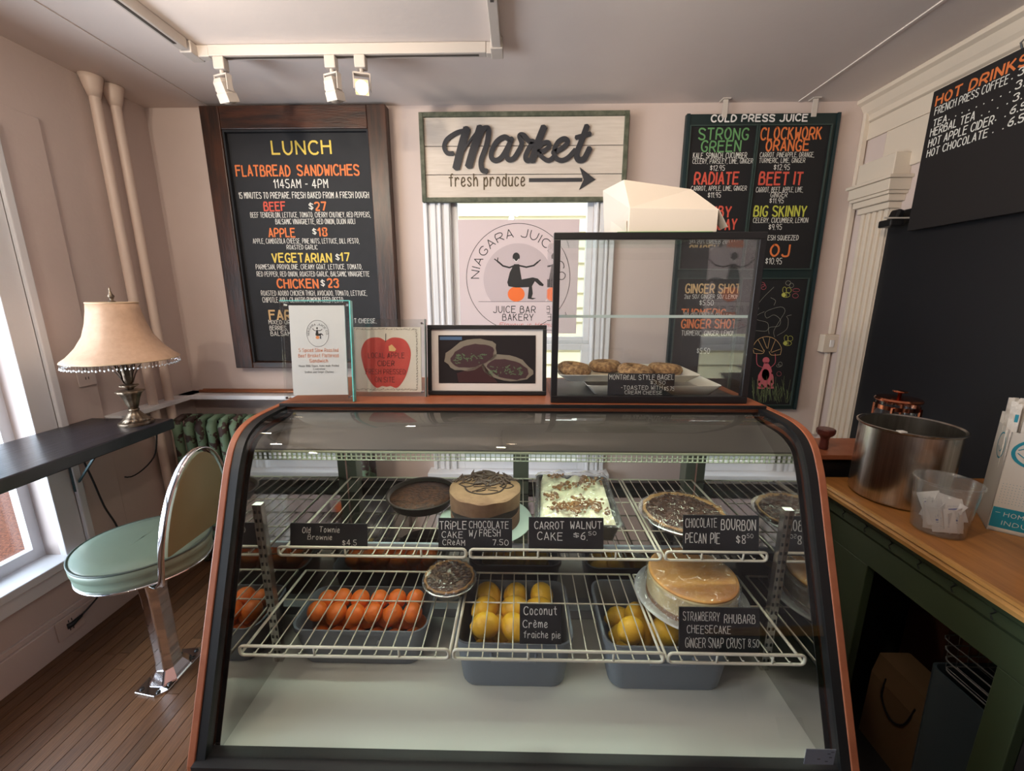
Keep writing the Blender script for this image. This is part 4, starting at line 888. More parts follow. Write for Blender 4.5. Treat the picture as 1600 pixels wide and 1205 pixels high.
for s_, a0, a1, z, h, m in (('5 Spiced Slow Roasted', -.048, .052, .131, .0085, MORL), ('Beef Brisket Flatbread', -.05, .052, .117, .0085, MORL), ('Sandwich', -.022, .024, .1035, .0085, MORL), ('House BBQ Sauce, home made Pickled', -.05, .052, .092, .005, MINK), ('Coleslaw', -.014, .016, .084, .005, MINK), ('Scallion and Ginger Chutney', -.036, .038, .076, .005, MINK)):
    text(s_, a0, a1, z, h, m, sa, Ps, w=h*.12)
# apple cider sign
sb = thing('acrylic_sign_holder', 'wide clear acrylic holder showing a red apple cider notice', 'sign holder', (-.365, 1.10, TOPZ), (RAD(-8), 0, 0))
MB().box(-.105, .105, -.007, -.004, 0, .212).obj('front_pane', MACRYL, sb, world=False); MB().box(-.105, .105, .004, .007, 0, .212).obj('back_pane', MACRYL, sb, world=False)
MB().box(-.098, .092, -.002, .002, .012, .190).obj('notice_sheet', mat('cream_card', (226, 214, 198), .6), sb, world=False)
MB().box(.1035, .106, -.008, .008, 0, .212).obj('edge', mat('grey_acrylic_edge', (120, 130, 128), .2), sb, world=False)
for x, z in ((.095, .012), (.097, .2)): MB().lathe([(.003, 0), (.003, .018)], 10).obj('standoff', MCHROME, sb, world=False); q = sb.children[-1]; q.rotation_euler = (pi/2, 0, 0); q.location = (x, .008, z)
Pb = lambda a, c: (a, -.0026, c); Pb2 = lambda a, c: (a, -.0030, c)
ap = spline([(0, .152), (-.02, .162), (-.052, .156), (-.068, .128), (-.066, .095), (-.052, .052), (-.03, .024), (-.012, .028), (0, .026), (.012, .028), (.03, .024), (.052, .052), (.066, .095), (.068, .128), (.052, .156), (.02, .162), (0, .152)], 4)
MB().flat([Pb(a-.005, c) for a, c in ap[:-1]]).obj('apple_print', mat('apple_red', (192, 52, 50), .5, rgb2=(206, 78, 66), scale=12), sb, world=False)
b = MB().ribbon([(-.005, .15), (-.004, .172)], .002, Pb2); b.obj('apple_stem', MINK, sb, world=False)
MB().flat([Pb2(a, c) for a, c in ((.003, .138), (.012, .143), (.024, .130), (.02, .124), (.004, .125))]).obj('apple_gleam', mat('gleam_print', (226, 180, 120), .6), sb, world=False)
b = MB(); rn = random.Random(8)
for k in range(60):
    for (x, z) in ((-.09+.17*k/60, .184), (-.09+.17*k/60, .018), (.080, .02+.164*k/60)):
        x += rn.uniform(-.0015, .0015); z += rn.uniform(-.002, .002); b.ribbon([(x, z), (x+.0015, z+.0012)], .0012, Pb)
b.obj('vine_border', MBROWNINK, sb, world=False)
MDI = mat('dark_red_ink', (70, 26, 26), .6)
for s_, a0, a1, z, h in (('LOCAL APPLE', -.054, .046, .106, .014), ('CIDER', -.028, .018, .084, .014), ('FRESH PRESSED', -.062, .048, .061, .014), ('ON SITE', -.036, .018, .039, .014)): text(s_, a0, a1, z, h, MDI, sb, Pb2, w=.0018)
# framed sandwich photo
sf = thing('framed_photograph', 'black framed photograph of cut sandwiches leaning on the counter top', 'picture frame', (-.093, 1.125, TOPZ), (RAD(-8), 0, 0))
fwid, fh = .166, .194
for q in ((-fwid, fwid, 0, .011), (-fwid, fwid, fh-.011, fh)): MB().box(q[0], q[1], -.012, .006, q[2], q[3]).obj('frame_rail', MBLACKM, sf, world=False, bevel=.0015)
for q in ((-fwid, -fwid+.011), (fwid-.011, fwid)): MB().box(q[0], q[1], -.012, .006, .011, fh-.011).obj('frame_stile', MBLACKM, sf, world=False, bevel=.0015)
MB().box(-fwid+.01, fwid-.01, -.004, .004, .01, fh-.01).obj('mount', mat('pale_mount', (214, 206, 202), .6), sf, world=False)
MB().box(-.136, .136, -.0052, -.004, .032, .166).obj('photo', mat('dark_photo_print', (36, 32, 34), .25), sf, world=False)
Pf = lambda a, c: (a, -.0058, c); Pf2 = lambda a, c: (a, -.0062, c); Pf3 = lambda a, c: (a, -.0066, c)
def blob(cx, cz, rx, rz, rot, P, k=24, seed=0, j=.06):
    rn = random.Random(seed); out = []
    for i in range(k):
        t = 2*pi*i/k; q = 1+rn.uniform(-j, j); x, z = rx*q*cos(t), rz*q*sin(t); out.append(P(cx+x*cos(rot)-z*sin(rot), cz+x*sin(rot)+z*cos(rot)))
    return out
MBRD = mat('photo_bread', (120, 112, 100), .3); MBR2 = mat('photo_filling', (66, 46, 50), .3); MBR3 = mat('photo_greens', (92, 112, 84), .3); MPTB = mat('photo_table', (60, 36, 38), .3)
MB().flat([Pf(-.08, .034), Pf(.03, .034), Pf(-.01, .085), Pf(-.085, .06)]).obj('photo_table', MPTB, sf, world=False)
for (cx, cz, rx, rz, ro, sd_) in ((-.045, .112, .075, .042, .25, 1), (.055, .075, .073, .036, -.22, 2)):
    MB().flat(blob(cx, cz, rx, rz, ro, Pf, seed=sd_)).obj('photo_sandwich', MBRD, sf, world=False)
    MB().flat(blob(cx+.004, cz-.003, rx*.82, rz*.74, ro, Pf2, seed=sd_+5)).obj('photo_sandwich_filling', MBR2, sf, world=False)
    b = MB(); rn = random.Random(sd_)
    for k in range(40):
        x, z = cx+rn.uniform(-.6, .6)*rx, cz-.2*rz+rn.uniform(-.35, .3)*rz; b.ribbon([(x, z), (x+rn.uniform(-.01, .01), z+rn.uniform(-.005, .005))], .0022, Pf3)
    b.obj('photo_lettuce', MBR3, sf, world=False)
MB().flat([Pf(-.132, .153), Pf(-.07, .153), Pf(-.07, .162), Pf(-.132, .162)]).obj('photo_tab', mat('blue_tab', (72, 96, 128), .3), sf, world=False)
# easel leg behind
MB().box(-.02, .02, .006, .01, .0, .15).obj('easel_back', MBLACKM, sf, world=False)

# bagel case
BX0, BX1, BY0, BY1, BZ0, BZ1 = .080, .585, 1.035, 1.325, TOPZ, 1.660
bc = thing('countertop_case', 'black framed glass countertop case holding bagels', 'display case', ((BX0+BX1)/2, BY0, TOPZ), world=True)
g = .016
def fr(*q): return MB().box(*q).obj('frame_bar', MBLACKM, bc, bevel=.0015)
for x in (BX0, BX1-g): fr(x, x+g, BY0, BY0+g, BZ0+.019, BZ1-g)
fr(BX0, BX1, BY0, BY0+g, BZ0, BZ0+.019); fr(BX0, BX1, BY0, BY0+g, BZ1-g, BZ1)
MB().box(BX0+.004, BX1-.004, BY0+g, BY1, BZ0, BZ0+.006).obj('floor_pane', mat('black_base_sheet', (40, 40, 42), .4), bc)
MB().box(BX0+g, BX1-g, BY0+.005, BY0+.009, BZ0+.019, BZ1-g).obj('front_glass', MGLASS, bc)
for x in (BX0+.003, BX1-.007): MB().box(x, x+.004, BY0+g, BY1, BZ0+.006, BZ1-.004).obj('side_glass', MGLASS, bc)
MB().box(BX0+.003, BX1-.003, BY0+g, BY1, BZ1-.004, BZ1).obj('top_glass', glass('tinted_top_glass', (.86, .95, .93), .06), bc)
MB().box(BX0+.008, BX1-.008, BY0+.03, BY1-.03, 1.458, 1.463).obj('glass_shelf', glass('shelf_glass', (.93, .97, .96), .05), bc)
MB().box(BX0+.008, BX1-.008, BY0+.0285, BY0+.0315, 1.457, 1.464).obj('shelf_edge', mat('shelf_edge', (190, 205, 205), .2), bc)
MB().box(BX0+.008, BX1-.008, BY1-.004, BY1, BZ0+.006, BZ1-.004).obj('rear_door', MGLASS, bc)
# trays inside
MPORC = mat('white_porcelain', (212, 208, 198), .25)
def tray(cx, cy, z, w, d, h, label, par=True):
    t = thing('serving_tray', label, 'tray', (cx, cy, z))
    MB().loft([rr(0, 0, w*.86, d*.8, .01, 0), rr(0, 0, w*.88, d*.84, .01, .004), rr(0, 0, w, d, .012, h), rr(0, 0, w, d, .012, h+.002), rr(0, 0, w*.84, d*.78, .01, .005)]).obj('dish', MPORC, t, world=False, smooth=True, autosm=40)
    return t
tray(.36, 1.175, TOPZ+.008, .36, .20, .028, 'lower white tray in the bagel case, empty')
tray(.298, 1.19, TOPZ+.041, .385, .19, .02, 'upper white tray in the bagel case carrying the bagels')
pp_ = MB(); rn = random.Random(6)
pp_.loft([[(x+rn.uniform(-.004, .004), y+rn.uniform(-.004, .004), z) for x, y in ((-.12, -.07), (.13, -.065), (.15, .0), (.135, .07), (.0, .075), (-.13, .07), (-.14, 0))] for z in (0, .0012)])
q = pp_.obj('parchment_sheet', mat('parchment', (214, 200, 176), .6), smooth=False); q.location = (.298, 1.19, TOPZ+.0475); tag(q, 'sheet of pale parchment under the bagels', 'paper')
MBAG = mat('seeded_bagel', (178, 140, 96), .8, rgb2=(128, 92, 58), scale=90, bump=.8, bscale=140, contrast=(.42, .58))
def torus(R1, r1, n=28, m=12, sz=.8):
    b = MB(); b.loft([[((R1+r1*cos(2*pi*j/m))*cos(2*pi*i/n), (R1+r1*cos(2*pi*j/m))*sin(2*pi*i/n), r1*sz*sin(2*pi*j/m)) for j in range(m)] for i in range(n)], closed=True); return b
bm_ = torus(.029, .020).mesh('bagel', MBAG, True)
for (x, y, z, rx_, lab) in ((.158, 1.18, .0165, .12, 'seeded bagel alone at the left end of the tray'), (.258, 1.235, .0165, .0, 'seeded bagel at the back of the group of three'), (.325, 1.15, .0165, .1, 'seeded bagel in the middle just above the bagel card'), (.42, 1.18, .0165, -.1, 'seeded bagel furthest right on the tray')):
    o = bpy.data.objects.new('bagel', bm_); COL.objects.link(o); o.location = (x, y, TOPZ+.049+z); o.rotation_euler = (rx_, 0, rx_*9); tag(o, lab, 'bagel', 'bagels in the countertop case')
card(950, 1054, 584, 619, BY0+.0112, [('MONTRÉAL STYLE BAGEL', .02, .98, .06, .28), ('$3.50', .64, .86, .34, .5), ('-TOASTED WITH', .2, .82, .56, .74), ('CREAM CHEESE', .26, .82, .8, .96), ('$5.75', .85, 1.0, .6, .78)], 'black card chalked Montreal Style Bagel inside the countertop case', zbase=BZ0+.0192, tilt=-3)
# carton on top
ct = thing('bakery_carton', 'white folded bakery carton lying on the countertop case', 'carton', (.335, 1.15, BZ1+.001))
MCT = mat("white_carton", (204, 194, 184), .6)
V_ = [(.262, 1.06, 0), (.475, 1.06, 0), (.262, 1.06, .055), (.475, 1.06, .051), (.262, 1.14, .138), (.452, 1.18, .124), (.24, 1.30, .150), (.44, 1.30, .136), (.25, 1.29, 0), (.475, 1.29, 0)]
V_ = [(x-.335, y-1.15, z+.003) for x, y, z in V_]
MB().add(V_, [(0, 1, 3, 2), (2, 3, 5, 4), (4, 5, 7, 6), (0, 2, 4, 6, 8), (1, 9, 7, 5, 3), (8, 6, 7, 9), (0, 8, 9, 1)]).obj('body', MCT, ct, world=False, bevel=.0012)
MB().add([(V_[0][0]-.002, V_[0][1]+.01, .004), (V_[2][0]-.004, V_[2][1]+.01, .03), (V_[8][0]-.004, V_[8][1]-.1, .05), (V_[8][0]-.006, V_[8][1]-.1, .004)], [(0, 1, 2, 3)]).obj('end_flap', MCT, ct, world=False, solid=.0012)
MB().add([V_[3], (V_[3][0]+.03, V_[3][1]+.01, .016), (V_[3][0]+.022, V_[3][1]+.03, .012), (V_[3][0]-.002, V_[3][1]+.03, .05)], [(0, 1, 2, 3)]).obj('tuck_tab', MCT, ct, world=False, solid=.001)
MB().box(-.10, .13, -.094, .13, 0, .0028).obj('green_liner', mat('green_liner', (78, 140, 70), .5), ct, world=False)

# ================================================================== LEFT SIDE
bar = thing('window_bar', 'dark stained plank bar counter along the left window', 'counter', (-1.78, .4, .91), world=True)
MB().box(-1.985, -1.60, -1.4, 1.785, .912, .96).obj('plank_top', MBAR, bar, bevel=.005)
for y in (1.66, .2): MB().box(-1.984, -1.975, y-.018, y+.018, .66, .912).box(-1.975, -1.74, y-.018, y+.018, .903, .912).prism([(-1.975, .70), (-1.975, .69), (-1.80, .903), (-1.812, .903)], 'y', y-.004, y+.004).obj('bracket', mat('teal_iron', (62, 84, 90), .5, .3), bar)
# table lamp
tl = thing('table_lamp', 'ornate brass table lamp with cream bell shade and bead fringe', 'lamp', (-1.694, 1.70, .96))
MBRS = mat('aged_pewter_brass', (150, 134, 116), .35, .85, rgb2=(96, 82, 70), scale=30, bump=.2, bscale=60)
def flute(prof, n=48, amp=.06, lobes=12, tw=0):
    return MB().loft([[(r*(1+amp*abs(sin(lobes/2*(2*pi*j/n)+tw*z)))*cos(2*pi*j/n), r*(1+amp*abs(sin(lobes/2*(2*pi*j/n)+tw*z)))*sin(2*pi*j/n), z) for j in range(n)] for r, z in prof])
MB().lathe([(.060, 0), (.062, .006), (.060, .014), (.052, .018)], 40).obj('foot', MBRS, tl, world=False, smooth=True, autosm=40)
flute([(.050, .018), (.036, .03), (.022, .05), (.016, .062)], amp=.1).obj('pedestal', MBRS, tl, world=False, smooth=True)
MB().lathe([(.017, .06), (.020, .066), (.017, .072)], 24).obj('collar', MBRS, tl, world=False, smooth=True)
flute([(.015, .072), (.020, .09), (.026, .115), (.034, .135), (.047, .148), (.044, .153), (.012, .156)], amp=.08).obj('urn', MBRS, tl, world=False, smooth=True)
flute([(.011, .156), (.014, .163), (.030, .175), (.026, .178), (.012, .18)], amp=.2, lobes=8).obj('leaf_collar', MBRS, tl, world=False, smooth=True)
flute([(.012, .18), (.018, .2), (.022, .235), (.016, .26), (.006, .27)], amp=.05, lobes=16, tw=40).obj('stem', MBRS, tl, world=False, smooth=True)
MLF = mat('bronze_leaf', (86, 72, 62), .4, .7)
for k in range(5):
    a = 2*pi*k/5+.5; c_, s_ = cos(a), sin(a)
    MB().loft([[(r*c_-w*s_, r*s_+w*c_, z), (r*c_+w*s_, r*s_-w*c_, z), ((r+.002)*c_+w*s_, (r+.002)*s_-w*c_, z), ((r+.002)*c_-w*s_, (r+.002)*s_+w*c_, z)] for r, z, w in ((.015, .185, .004), (.026, .22, .008), (.042, .25, .009), (.058, .272, .003))]).obj('leaf', MLF, tl, world=False)
MB().tube([(0, 0, .26), (0, 0, .53)], .003, 8).obj('harp', MBRS, tl, world=False)
MB().lathe([(.012, .525), (.013, .531), (.005, .535), (.009, .545), (.012, .552), (.006, .562), (.003, .575), (.004, .58), (.001, .59)], 20).obj('finial', MBRS, tl, world=False, smooth=True)
SHP = [(.192, .288), (.191, .294), (.170, .31), (.139, .345), (.112, .39), (.096, .44), (.086, .49), (.081, .525)]
MSH = mat('cream_shade_fabric', (206, 172, 146), .8, rgb2=(196, 162, 136), scale=40, sub=.0)
ns = 48
def shade_r(a, r): q = (a*6/(2*pi)+.18) % 1; return r*(1-.035*(1-abs(2*q-1)**2))
b = MB()
rings = [[(shade_r(2*pi*j/ns, r)*cos(2*pi*j/ns), shade_r(2*pi*j/ns, r)*sin(2*pi*j/ns), z) for j in range(ns)] for r, z in SHP]
b.loft(rings, caps=False); b.obj('shade', MSH, tl, world=False, smooth=True, solid=.002)
for r, z in ((.1905, .290), (.081, .525)):
    MB().tube([(shade_r(2*pi*j/ns, r)*cos(2*pi*j/ns), shade_r(2*pi*j/ns, r)*sin(2*pi*j/ns), z) for j in range(ns)], .0035, 6, closed=True).obj('shade_trim', mat('shade_braid', (206, 178, 146), .8), tl, world=False, smooth=True)
b = MB()
for k in range(96):
    a = 2*pi*k/96; r = shade_r(a, .19); z = .286
    b.tube([(r*cos(a), r*sin(a), z), (r*cos(a), r*sin(a), z-.012)], .0007, 4); b.ball((r*cos(a), r*sin(a), z-.016-(k % 2)*.003), .0032, 6, 4, (1, 1, 1.6))
tag(b.obj('bead_fringe', glass('glass_beads', (.9, .9, .92), .25, .05, milk=.35), tl, world=False), kind='stuff')
# lamp cord (thing of its own: runs from bar to outlet)
cpts = [at_y(245, 672, 1.83), at_y(240, 715, 1.9), at_y(205, 745, 1.9), at_y(170, 735, 1.85), at_y(150, 710, 1.8)]
tag(MB().tube(spline(cpts, 6), .0035, 6).obj('lamp_cord', MBLACK, smooth=True), 'thin black lamp cord looping under the bar end', 'cord')
c2 = [(-1.95, 1.66, .89), (-1.955, 1.70, .7), (-1.95, 1.72, .55), (-1.93, 1.74, .40), (-1.94, 1.70, .25), (-1.95, 1.62, .16), (-1.965, 1.54, .11)]
cd2 = thing('power_cord', 'black power cord hanging to the low wall outlet', 'cord', (-1.96, 1.5, .1), world=True)
MB().tube(spline(c2, 6), .0038, 6).obj('cable', MBLACK, cd2, smooth=True); MB().tube([(-1.965, 1.54, .11), (-1.968, 1.50, .10), (-1.974, 1.485, .1)], [.006, .011, .013], 10).obj('plug', MBLACK, cd2, smooth=True)
MOUT = mat('outlet_plate', (206, 190, 184), .45)
for (y, z, hy, hz, xx, lab) in ((1.80, 1.165, .04, .055, XL+.013, 'painted wall outlet behind the lamp shade'), (1.50, .10, .055, .045, XL+.0225, 'low painted outlet with black plug in the baseboard')):
    t = thing('wall_outlet', lab, 'outlet', (xx, y, z))
    MB().box(0, .005, -hy, hy, -hz, hz).obj('plate', MOUT, t, world=False, bevel=.0015)
    b = MB()
    for dz_ in (-.02, .02): b.box(.005, .0057, -.008, -.005, dz_-.006, dz_+.006).box(.005, .0057, .005, .008, dz_-.006, dz_+.006)
    b.obj('socket_slots', MBLACK, t, world=False)
# radiator
MRAD = mat('chipped_green_radiator', (98, 122, 98), .6, rgb2=(54, 36, 32), scale=11, contrast=(.5, .525), bump=.15, detail=3, pos=True)
rd = thing('radiator', 'old cast iron radiator with chipped green paint in the corner', 'radiator', (-1.3, 2.17, 0), world=True)
sec = MB()
for yy in (2.115, 2.215):
    sec.tube([(0, yy, .10), (0, yy, .14), (0, yy, .76), (0, yy, .81), (0, yy+(.018 if yy < 2.2 else -.018), .848)], [.026, .0235, .0225, .026, .018], 12)
sec.tube([(0, 2.115, .84), (0, 2.165, .852), (0, 2.215, .84)], .018, 10).tube([(0, 2.1, .13), (0, 2.23, .13)], .02, 10)
sec.v = [(x, y-2.17, z) for x, y, z in sec.v]
sme = sec.mesh('section', MRAD, True)
for k in range(17):
    o = bpy.data.objects.new('section', sme); COL.objects.link(o); o.parent = rd; o.location = (-.585+k*.064, 0, 0)
MB().tube([(-1.84, 2.17, .16), (-.84, 2.17, .16)], .02, 10).tube([(-1.84, 2.17, .80), (-.84, 2.17, .80)], .016, 10).obj('manifold', MRAD, rd, smooth=True)
for x in (-1.82, -1.11): MB().tube([(x, 2.115, .11), (x, 2.10, .0)], [.02, .026], 10).tube([(x, 2.215, .11), (x, 2.225, .0)], [.02, .026], 10).obj('foot', MRAD, rd, smooth=True)
# bar stool
sx_, sy2 = -1.43, 1.37
bs = thing('bar_stool', 'vintage sage green vinyl stool with chrome back and pedestal', 'stool', (sx_, sy2, 0))
MVIN = mat('sage_green_vinyl', (124, 143, 130), .32, bump=.03, bscale=30); MVOL = mat('olive_vinyl', (128, 126, 96), .4)
n = 40
poly = [(-.062, -.10), (.028, -.115), (.06, -.085), (.06, .085), (.028, .115), (-.062, .10)]
MB().prism([(p[0], p[1]) for p in poly], 'z', 0, .008).obj('base_plate', MCHROME, bs, world=False, bevel=.002)
for q in ((-.045, -.085), (.03, -.095), (.045, -.06), (-.045, .085), (.03, .095), (.045, .06)): MB().lathe([(.008, .008), (.007, .012), (.001, .013)], 12, q).obj('bolt', MBLACKM, bs, world=False, smooth=True)
def colr(w, d, z): return [(-w, -d*.5, z), (-w*.5, -d, z), (w*.5, -d, z), (w, -d*.5, z), (w, d*.5, z), (w*.5, d, z), (-w*.5, d, z), (-w, d*.5, z)]
MB().loft([colr(.056, .075, .008), colr(.050, .065, .022), colr(.036, .046, .05), colr(.032, .042, .11), colr(.034, .044, .38), colr(.042, .055, .515)]).obj('column', MCHROME, bs, world=False, smooth=False, bevel=.004)
def seat_ring(r, z): return [((r*.96+.012*cos(2*t))*cos(t)*1.05, r*sin(t), z) for t in [2*pi*j/56 for j in range(56)]]
MB().loft([seat_ring(.16, .515), seat_ring(.198, .522), seat_ring(.202, .545), seat_ring(.197, .556), seat_ring(.206, .568), seat_ring(.207, .592), seat_ring(.195, .603), seat_ring(.15, .612), seat_ring(.07, .617), seat_ring(.002, .618)]).obj('seat', MVIN, bs, world=False, smooth=True)
for r, z in ((.2045, .598), (.1985, .523)): MB().tube(seat_ring(r, z), .0042, 6, closed=True).obj('piping', mat('dark_piping', (72, 88, 84), .4) if z > .55 else MCHROME, bs, world=False, smooth=True)
# chrome back: flat band hooping from under the seat, leaning back
hoop = []
for k in range(25):
    t = pi*k/24; yy = -.165*cos(t); zz = .61+.365*sin(t)
    hoop.append((.212+.055*(zz-.61)/.365, yy, zz))
path = [(-.02, -.05, .512), (.12, -.12, .508), (.19, -.158, .53), (.206, -.165, .57)] + hoop + [(.206, .165, .57), (.19, .158, .53), (.12, .12, .508), (-.02, .05, .512)]
path = spline(path, 3)
rings = []
for i, p in enumerate(path):
    a, c = path[max(i-1, 0)], path[min(i+1, len(path)-1)]; t = [c[k]-a[k] for k in range(3)]; l = math.sqrt(sum(x*x for x in t)) or 1; t = [x/l for x in t]
    # width along x-ish, thickness across
    wd = (1-t[0]*t[0], -t[0]*t[1], -t[0]*t[2]) if abs(t[0]) < .8 else (-t[0]*t[1], 1-t[1]*t[1], -t[1]*t[2]); l = math.sqrt(sum(x*x for x in wd)); wd = [x/l for x in wd]
    th = (t[1]*wd[2]-t[2]*wd[1], t[2]*wd[0]-t[0]*wd[2], t[0]*wd[1]-t[1]*wd[0])
    rings.append([tuple(p[k]+.0125*cos(q)*wd[k]+.004*sin(q)*th[k] for k in range(3)) for q in [2*pi*j/10 for j in range(10)]])
MB().loft(rings).obj('back_frame', MCHROME, bs, world=False, smooth=True)
b = MB(); pad = []
for dx, sc_ in ((-.010, .9), (-.006, .96), (.008, .96), (.012, .9)):
    pad.append([(.212+.055*(z_-.61)/.365+dx, y_*sc_, z_) for y_, z_ in [(-.152*cos(t_), .61+.35*sin(t_)) for t_ in [RAD(4+172*k_/24) for k_ in range(25)]]])
b.loft(pad); b.obj('back_pad', MVOL, bs, world=False, smooth=True, autosm=50)

# ================================================================== RIGHT COUNTER
MOAK = mat('honey_oak_top', (178, 122, 66), .35, rgb2=(150, 98, 50), scale=5, stretch=(7, 1, 1), bump=.05)
MOAKE = mat('pale_oak_edge', (200, 152, 90), .4, rgb2=(172, 124, 66), scale=6, stretch=(1, 1, 8))
MGC = mat('dark_green_cabinet_paint', (58, 70, 48), .45, bump=.05)
sc = thing('side_counter', 'dark green painted counter with honey oak top along the right wall', 'counter', (1.3, .5, 0), world=True)
CX0 = 1.012
MB().box(CX0+.012, 1.62, -1.0, 1.34, .875, .90).obj('worktop', MOAK, sc, bevel=.002)
MB().prism([(CX0+.012, .90), (CX0+.002, .899), (CX0, .892), (CX0+.006, .887), (CX0, .88), (CX0+.003, .868), (CX0+.012, .866)], 'y', -1.0, 1.345).obj('worktop_edge', MOAKE, sc)
MB().prism([(CX0+.02, .866), (CX0+.014, .862), (CX0+.018, .85), (CX0+.028, .84), (CX0+.03, .812), (CX0+.038, .80), (CX0+.06, .80), (CX0+.06, .866)], 'y', -1.0, 1.33).obj('moulding', MGC, sc)
for k in range(14):
    y = 1.22-k*.085
    b = MB().tube([(CX0+.026, y, .862), (CX0+.024, y+.006, .852), (CX0+.027, y-.006, .838), (CX0+.03, y+.004, .825), (CX0+.029, y-.002, .815)], .0022, 5); b.obj('carved_notch', mat('groove_black', (22, 26, 20), .8) if k == 0 else bpy.data.materials['groove_black'], sc)
MB().box(CX0+.04, CX0+.065, -1.0, 1.31, .715, .80).obj('front_rail', MGC, sc, bevel=.002)
for y0, y1 in ((1.115, 1.31), (.715, .772), (-.1, -.04)): MB().box(CX0+.04, CX0+.065, y0, y1, .0, .715).obj('front_post', MGC, sc, bevel=.002)
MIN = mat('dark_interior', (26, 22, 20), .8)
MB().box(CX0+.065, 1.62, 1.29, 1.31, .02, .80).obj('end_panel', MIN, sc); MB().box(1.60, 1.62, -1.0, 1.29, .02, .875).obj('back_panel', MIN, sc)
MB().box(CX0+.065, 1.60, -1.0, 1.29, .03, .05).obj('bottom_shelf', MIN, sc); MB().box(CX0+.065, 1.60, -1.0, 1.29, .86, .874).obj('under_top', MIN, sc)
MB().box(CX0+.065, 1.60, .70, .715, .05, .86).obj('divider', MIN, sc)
# things inside
bg = thing('paper_bag', 'tan paper carrier bag inside the green counter', 'bag', (1.24, 1.06, .0505))
MB().loft([rr(0, 0, .13, .20, .004, 0, 1), rr(0, 0, .13, .20, .004, .24, 1), rr(0, 0, .10, .20, .004, .31, 1)], caps=True).obj('bag_body', mat('kraft_paper', (104, 80, 52), .8, bump=.2), bg, world=False)
MB().tube(spline([(-.06, -.05, .26), (-.072, -.04, .19), (-.072, .0, .16), (-.072, .04, .20), (-.06, .05, .26)], 5), .003, 6).obj('handle', MBLACK, bg, world=False)
bx = thing('cardboard_box', 'brown cardboard box deep in the green counter', 'box', (1.46, 1.10, .0505))
MB().box(-.11, .11, -.15, .15, 0, .58).obj('carton', mat('brown_card', (96, 58, 38), .8), bx, world=False)
MB().box(-.111, -.11, -.02, .02, 0, .58).obj('tape', mat('tape', (70, 42, 28), .4), bx, world=False)
pb = thing('storage_bin', 'dark glassy storage bin in the green counter with a wire basket on it', 'bin', (1.24, .85, .0505))
MB().loft([rr(0, 0, .26, .16, .02, 0), rr(0, 0, .28, .18, .02, .50), rr(0, 0, .27, .17, .02, .50), rr(0, 0, .25, .15, .02, .01)]).obj('body', mat('blue_grey_plastic', (52, 62, 68), .3), pb, world=False, smooth=True, autosm=40)
wbk = thing('wire_basket', 'small wire basket on the dark bin in the green counter', 'basket', (1.24, .85, .552))
b = MB()
for z in (0, .03, .06, .09): b.tube(rr(0, 0, .24+z*.3, .15+z*.2, .02, z, 3), .002, 5, closed=True)
for k in range(9): x = -.11+.0275*k; b.tube([(x, -.085, .09), (x, -.075, 0), (x, .075, 0), (x, .085, .09)], .0012, 4)
tag(b.obj('wire', mat('grey_wire', (120, 120, 118), .4, .5), wbk, world=False), kind='stuff')
# wooden ledge cabinet beyond the counter, with tamper
cb = thing('low_cabinet', 'black cabinet with orange wooden top behind the stock pot', 'cabinet', (1.25, 1.55, 0), world=True)
MB().box(.92, 1.50, 1.36, 1.54, .955, .972).obj('top', MORANGE, cb, bevel=.002); MB().box(.94, 1.48, 1.375, 1.53, .0, .955).obj('body', MBLACKM, cb)
tp = thing('wooden_tamper', 'turned dark red wooden tamper standing on the orange wooden top', 'tamper', (1.095, 1.42, .973))
MB().lathe([(.013, 0), (.0145, .004), (.0135, .022), (.0125, .036), (.016, .046), (.026, .055), (.029, .062), (.029, .073), (.026, .077), (.0005, .0775)], 10).obj('body', mat('red_brown_wood', (92, 44, 38), .35, rgb2=(66, 30, 28), scale=20), tp, world=False, smooth=True, autosm=30)
# stock pot
pt = thing('stock_pot', 'large brushed steel stock pot at the far end of the oak counter', 'pot', (1.175, 1.205, .9005))
MB().lathe([(.105, 0), (.114, .004), (.117, .012), (.117, .225), (.124, .229), (.125, .233), (.121, .2345), (.1155, .231), (.1145, .012), (.001, .008)], 72).obj('body', MSTEEL, pt, world=False, smooth=True, autosm=50)
MB().box(-.100, -.082, -.082, -.066, .2325, .2365).obj('label_scrap', MPAPER, pt, world=False)
# french press
fp = thing('coffee_press', 'glass coffee press with copper lid behind the stock pot', 'coffee press', (1.36, 1.455, .9725)); fp.scale = (.95, .95, .73)
MCU = mat('polished_copper', (206, 128, 96), .15, 1)
MB().lathe([(.06, 0), (.064, .004), (.064, .235)], 40, caps=False).obj('beaker', glass('beaker_glass', (.95, .95, .95), .08), fp, world=False, smooth=True)
MB().lathe([(.070, .236), (.071, .242), (.066, .25), (.02, .256), (.001, .257)], 40).obj('lid', MCU, fp, world=False, smooth=True, autosm=40)
MB().lathe([(.006, .256), (.006, .276), (.022, .279), (.023, .284), (.001, .286)], 20).obj('plunger_knob', MCU, fp, world=False, smooth=True)
for q in ((.195, .215), (.0, .03)): MB().lathe([(.0655, q[0]), (.0655, q[1])], 40, caps=False).obj('copper_band', MCU, fp, world=False, smooth=True)
for a in (.6, 2.2, 3.8, 5.3): MB().box(.066*cos(a)-.004, .066*cos(a)+.004, .066*sin(a)-.004, .066*sin(a)+.004, .0, .21).obj('frame_strut', MCU, fp, world=False)
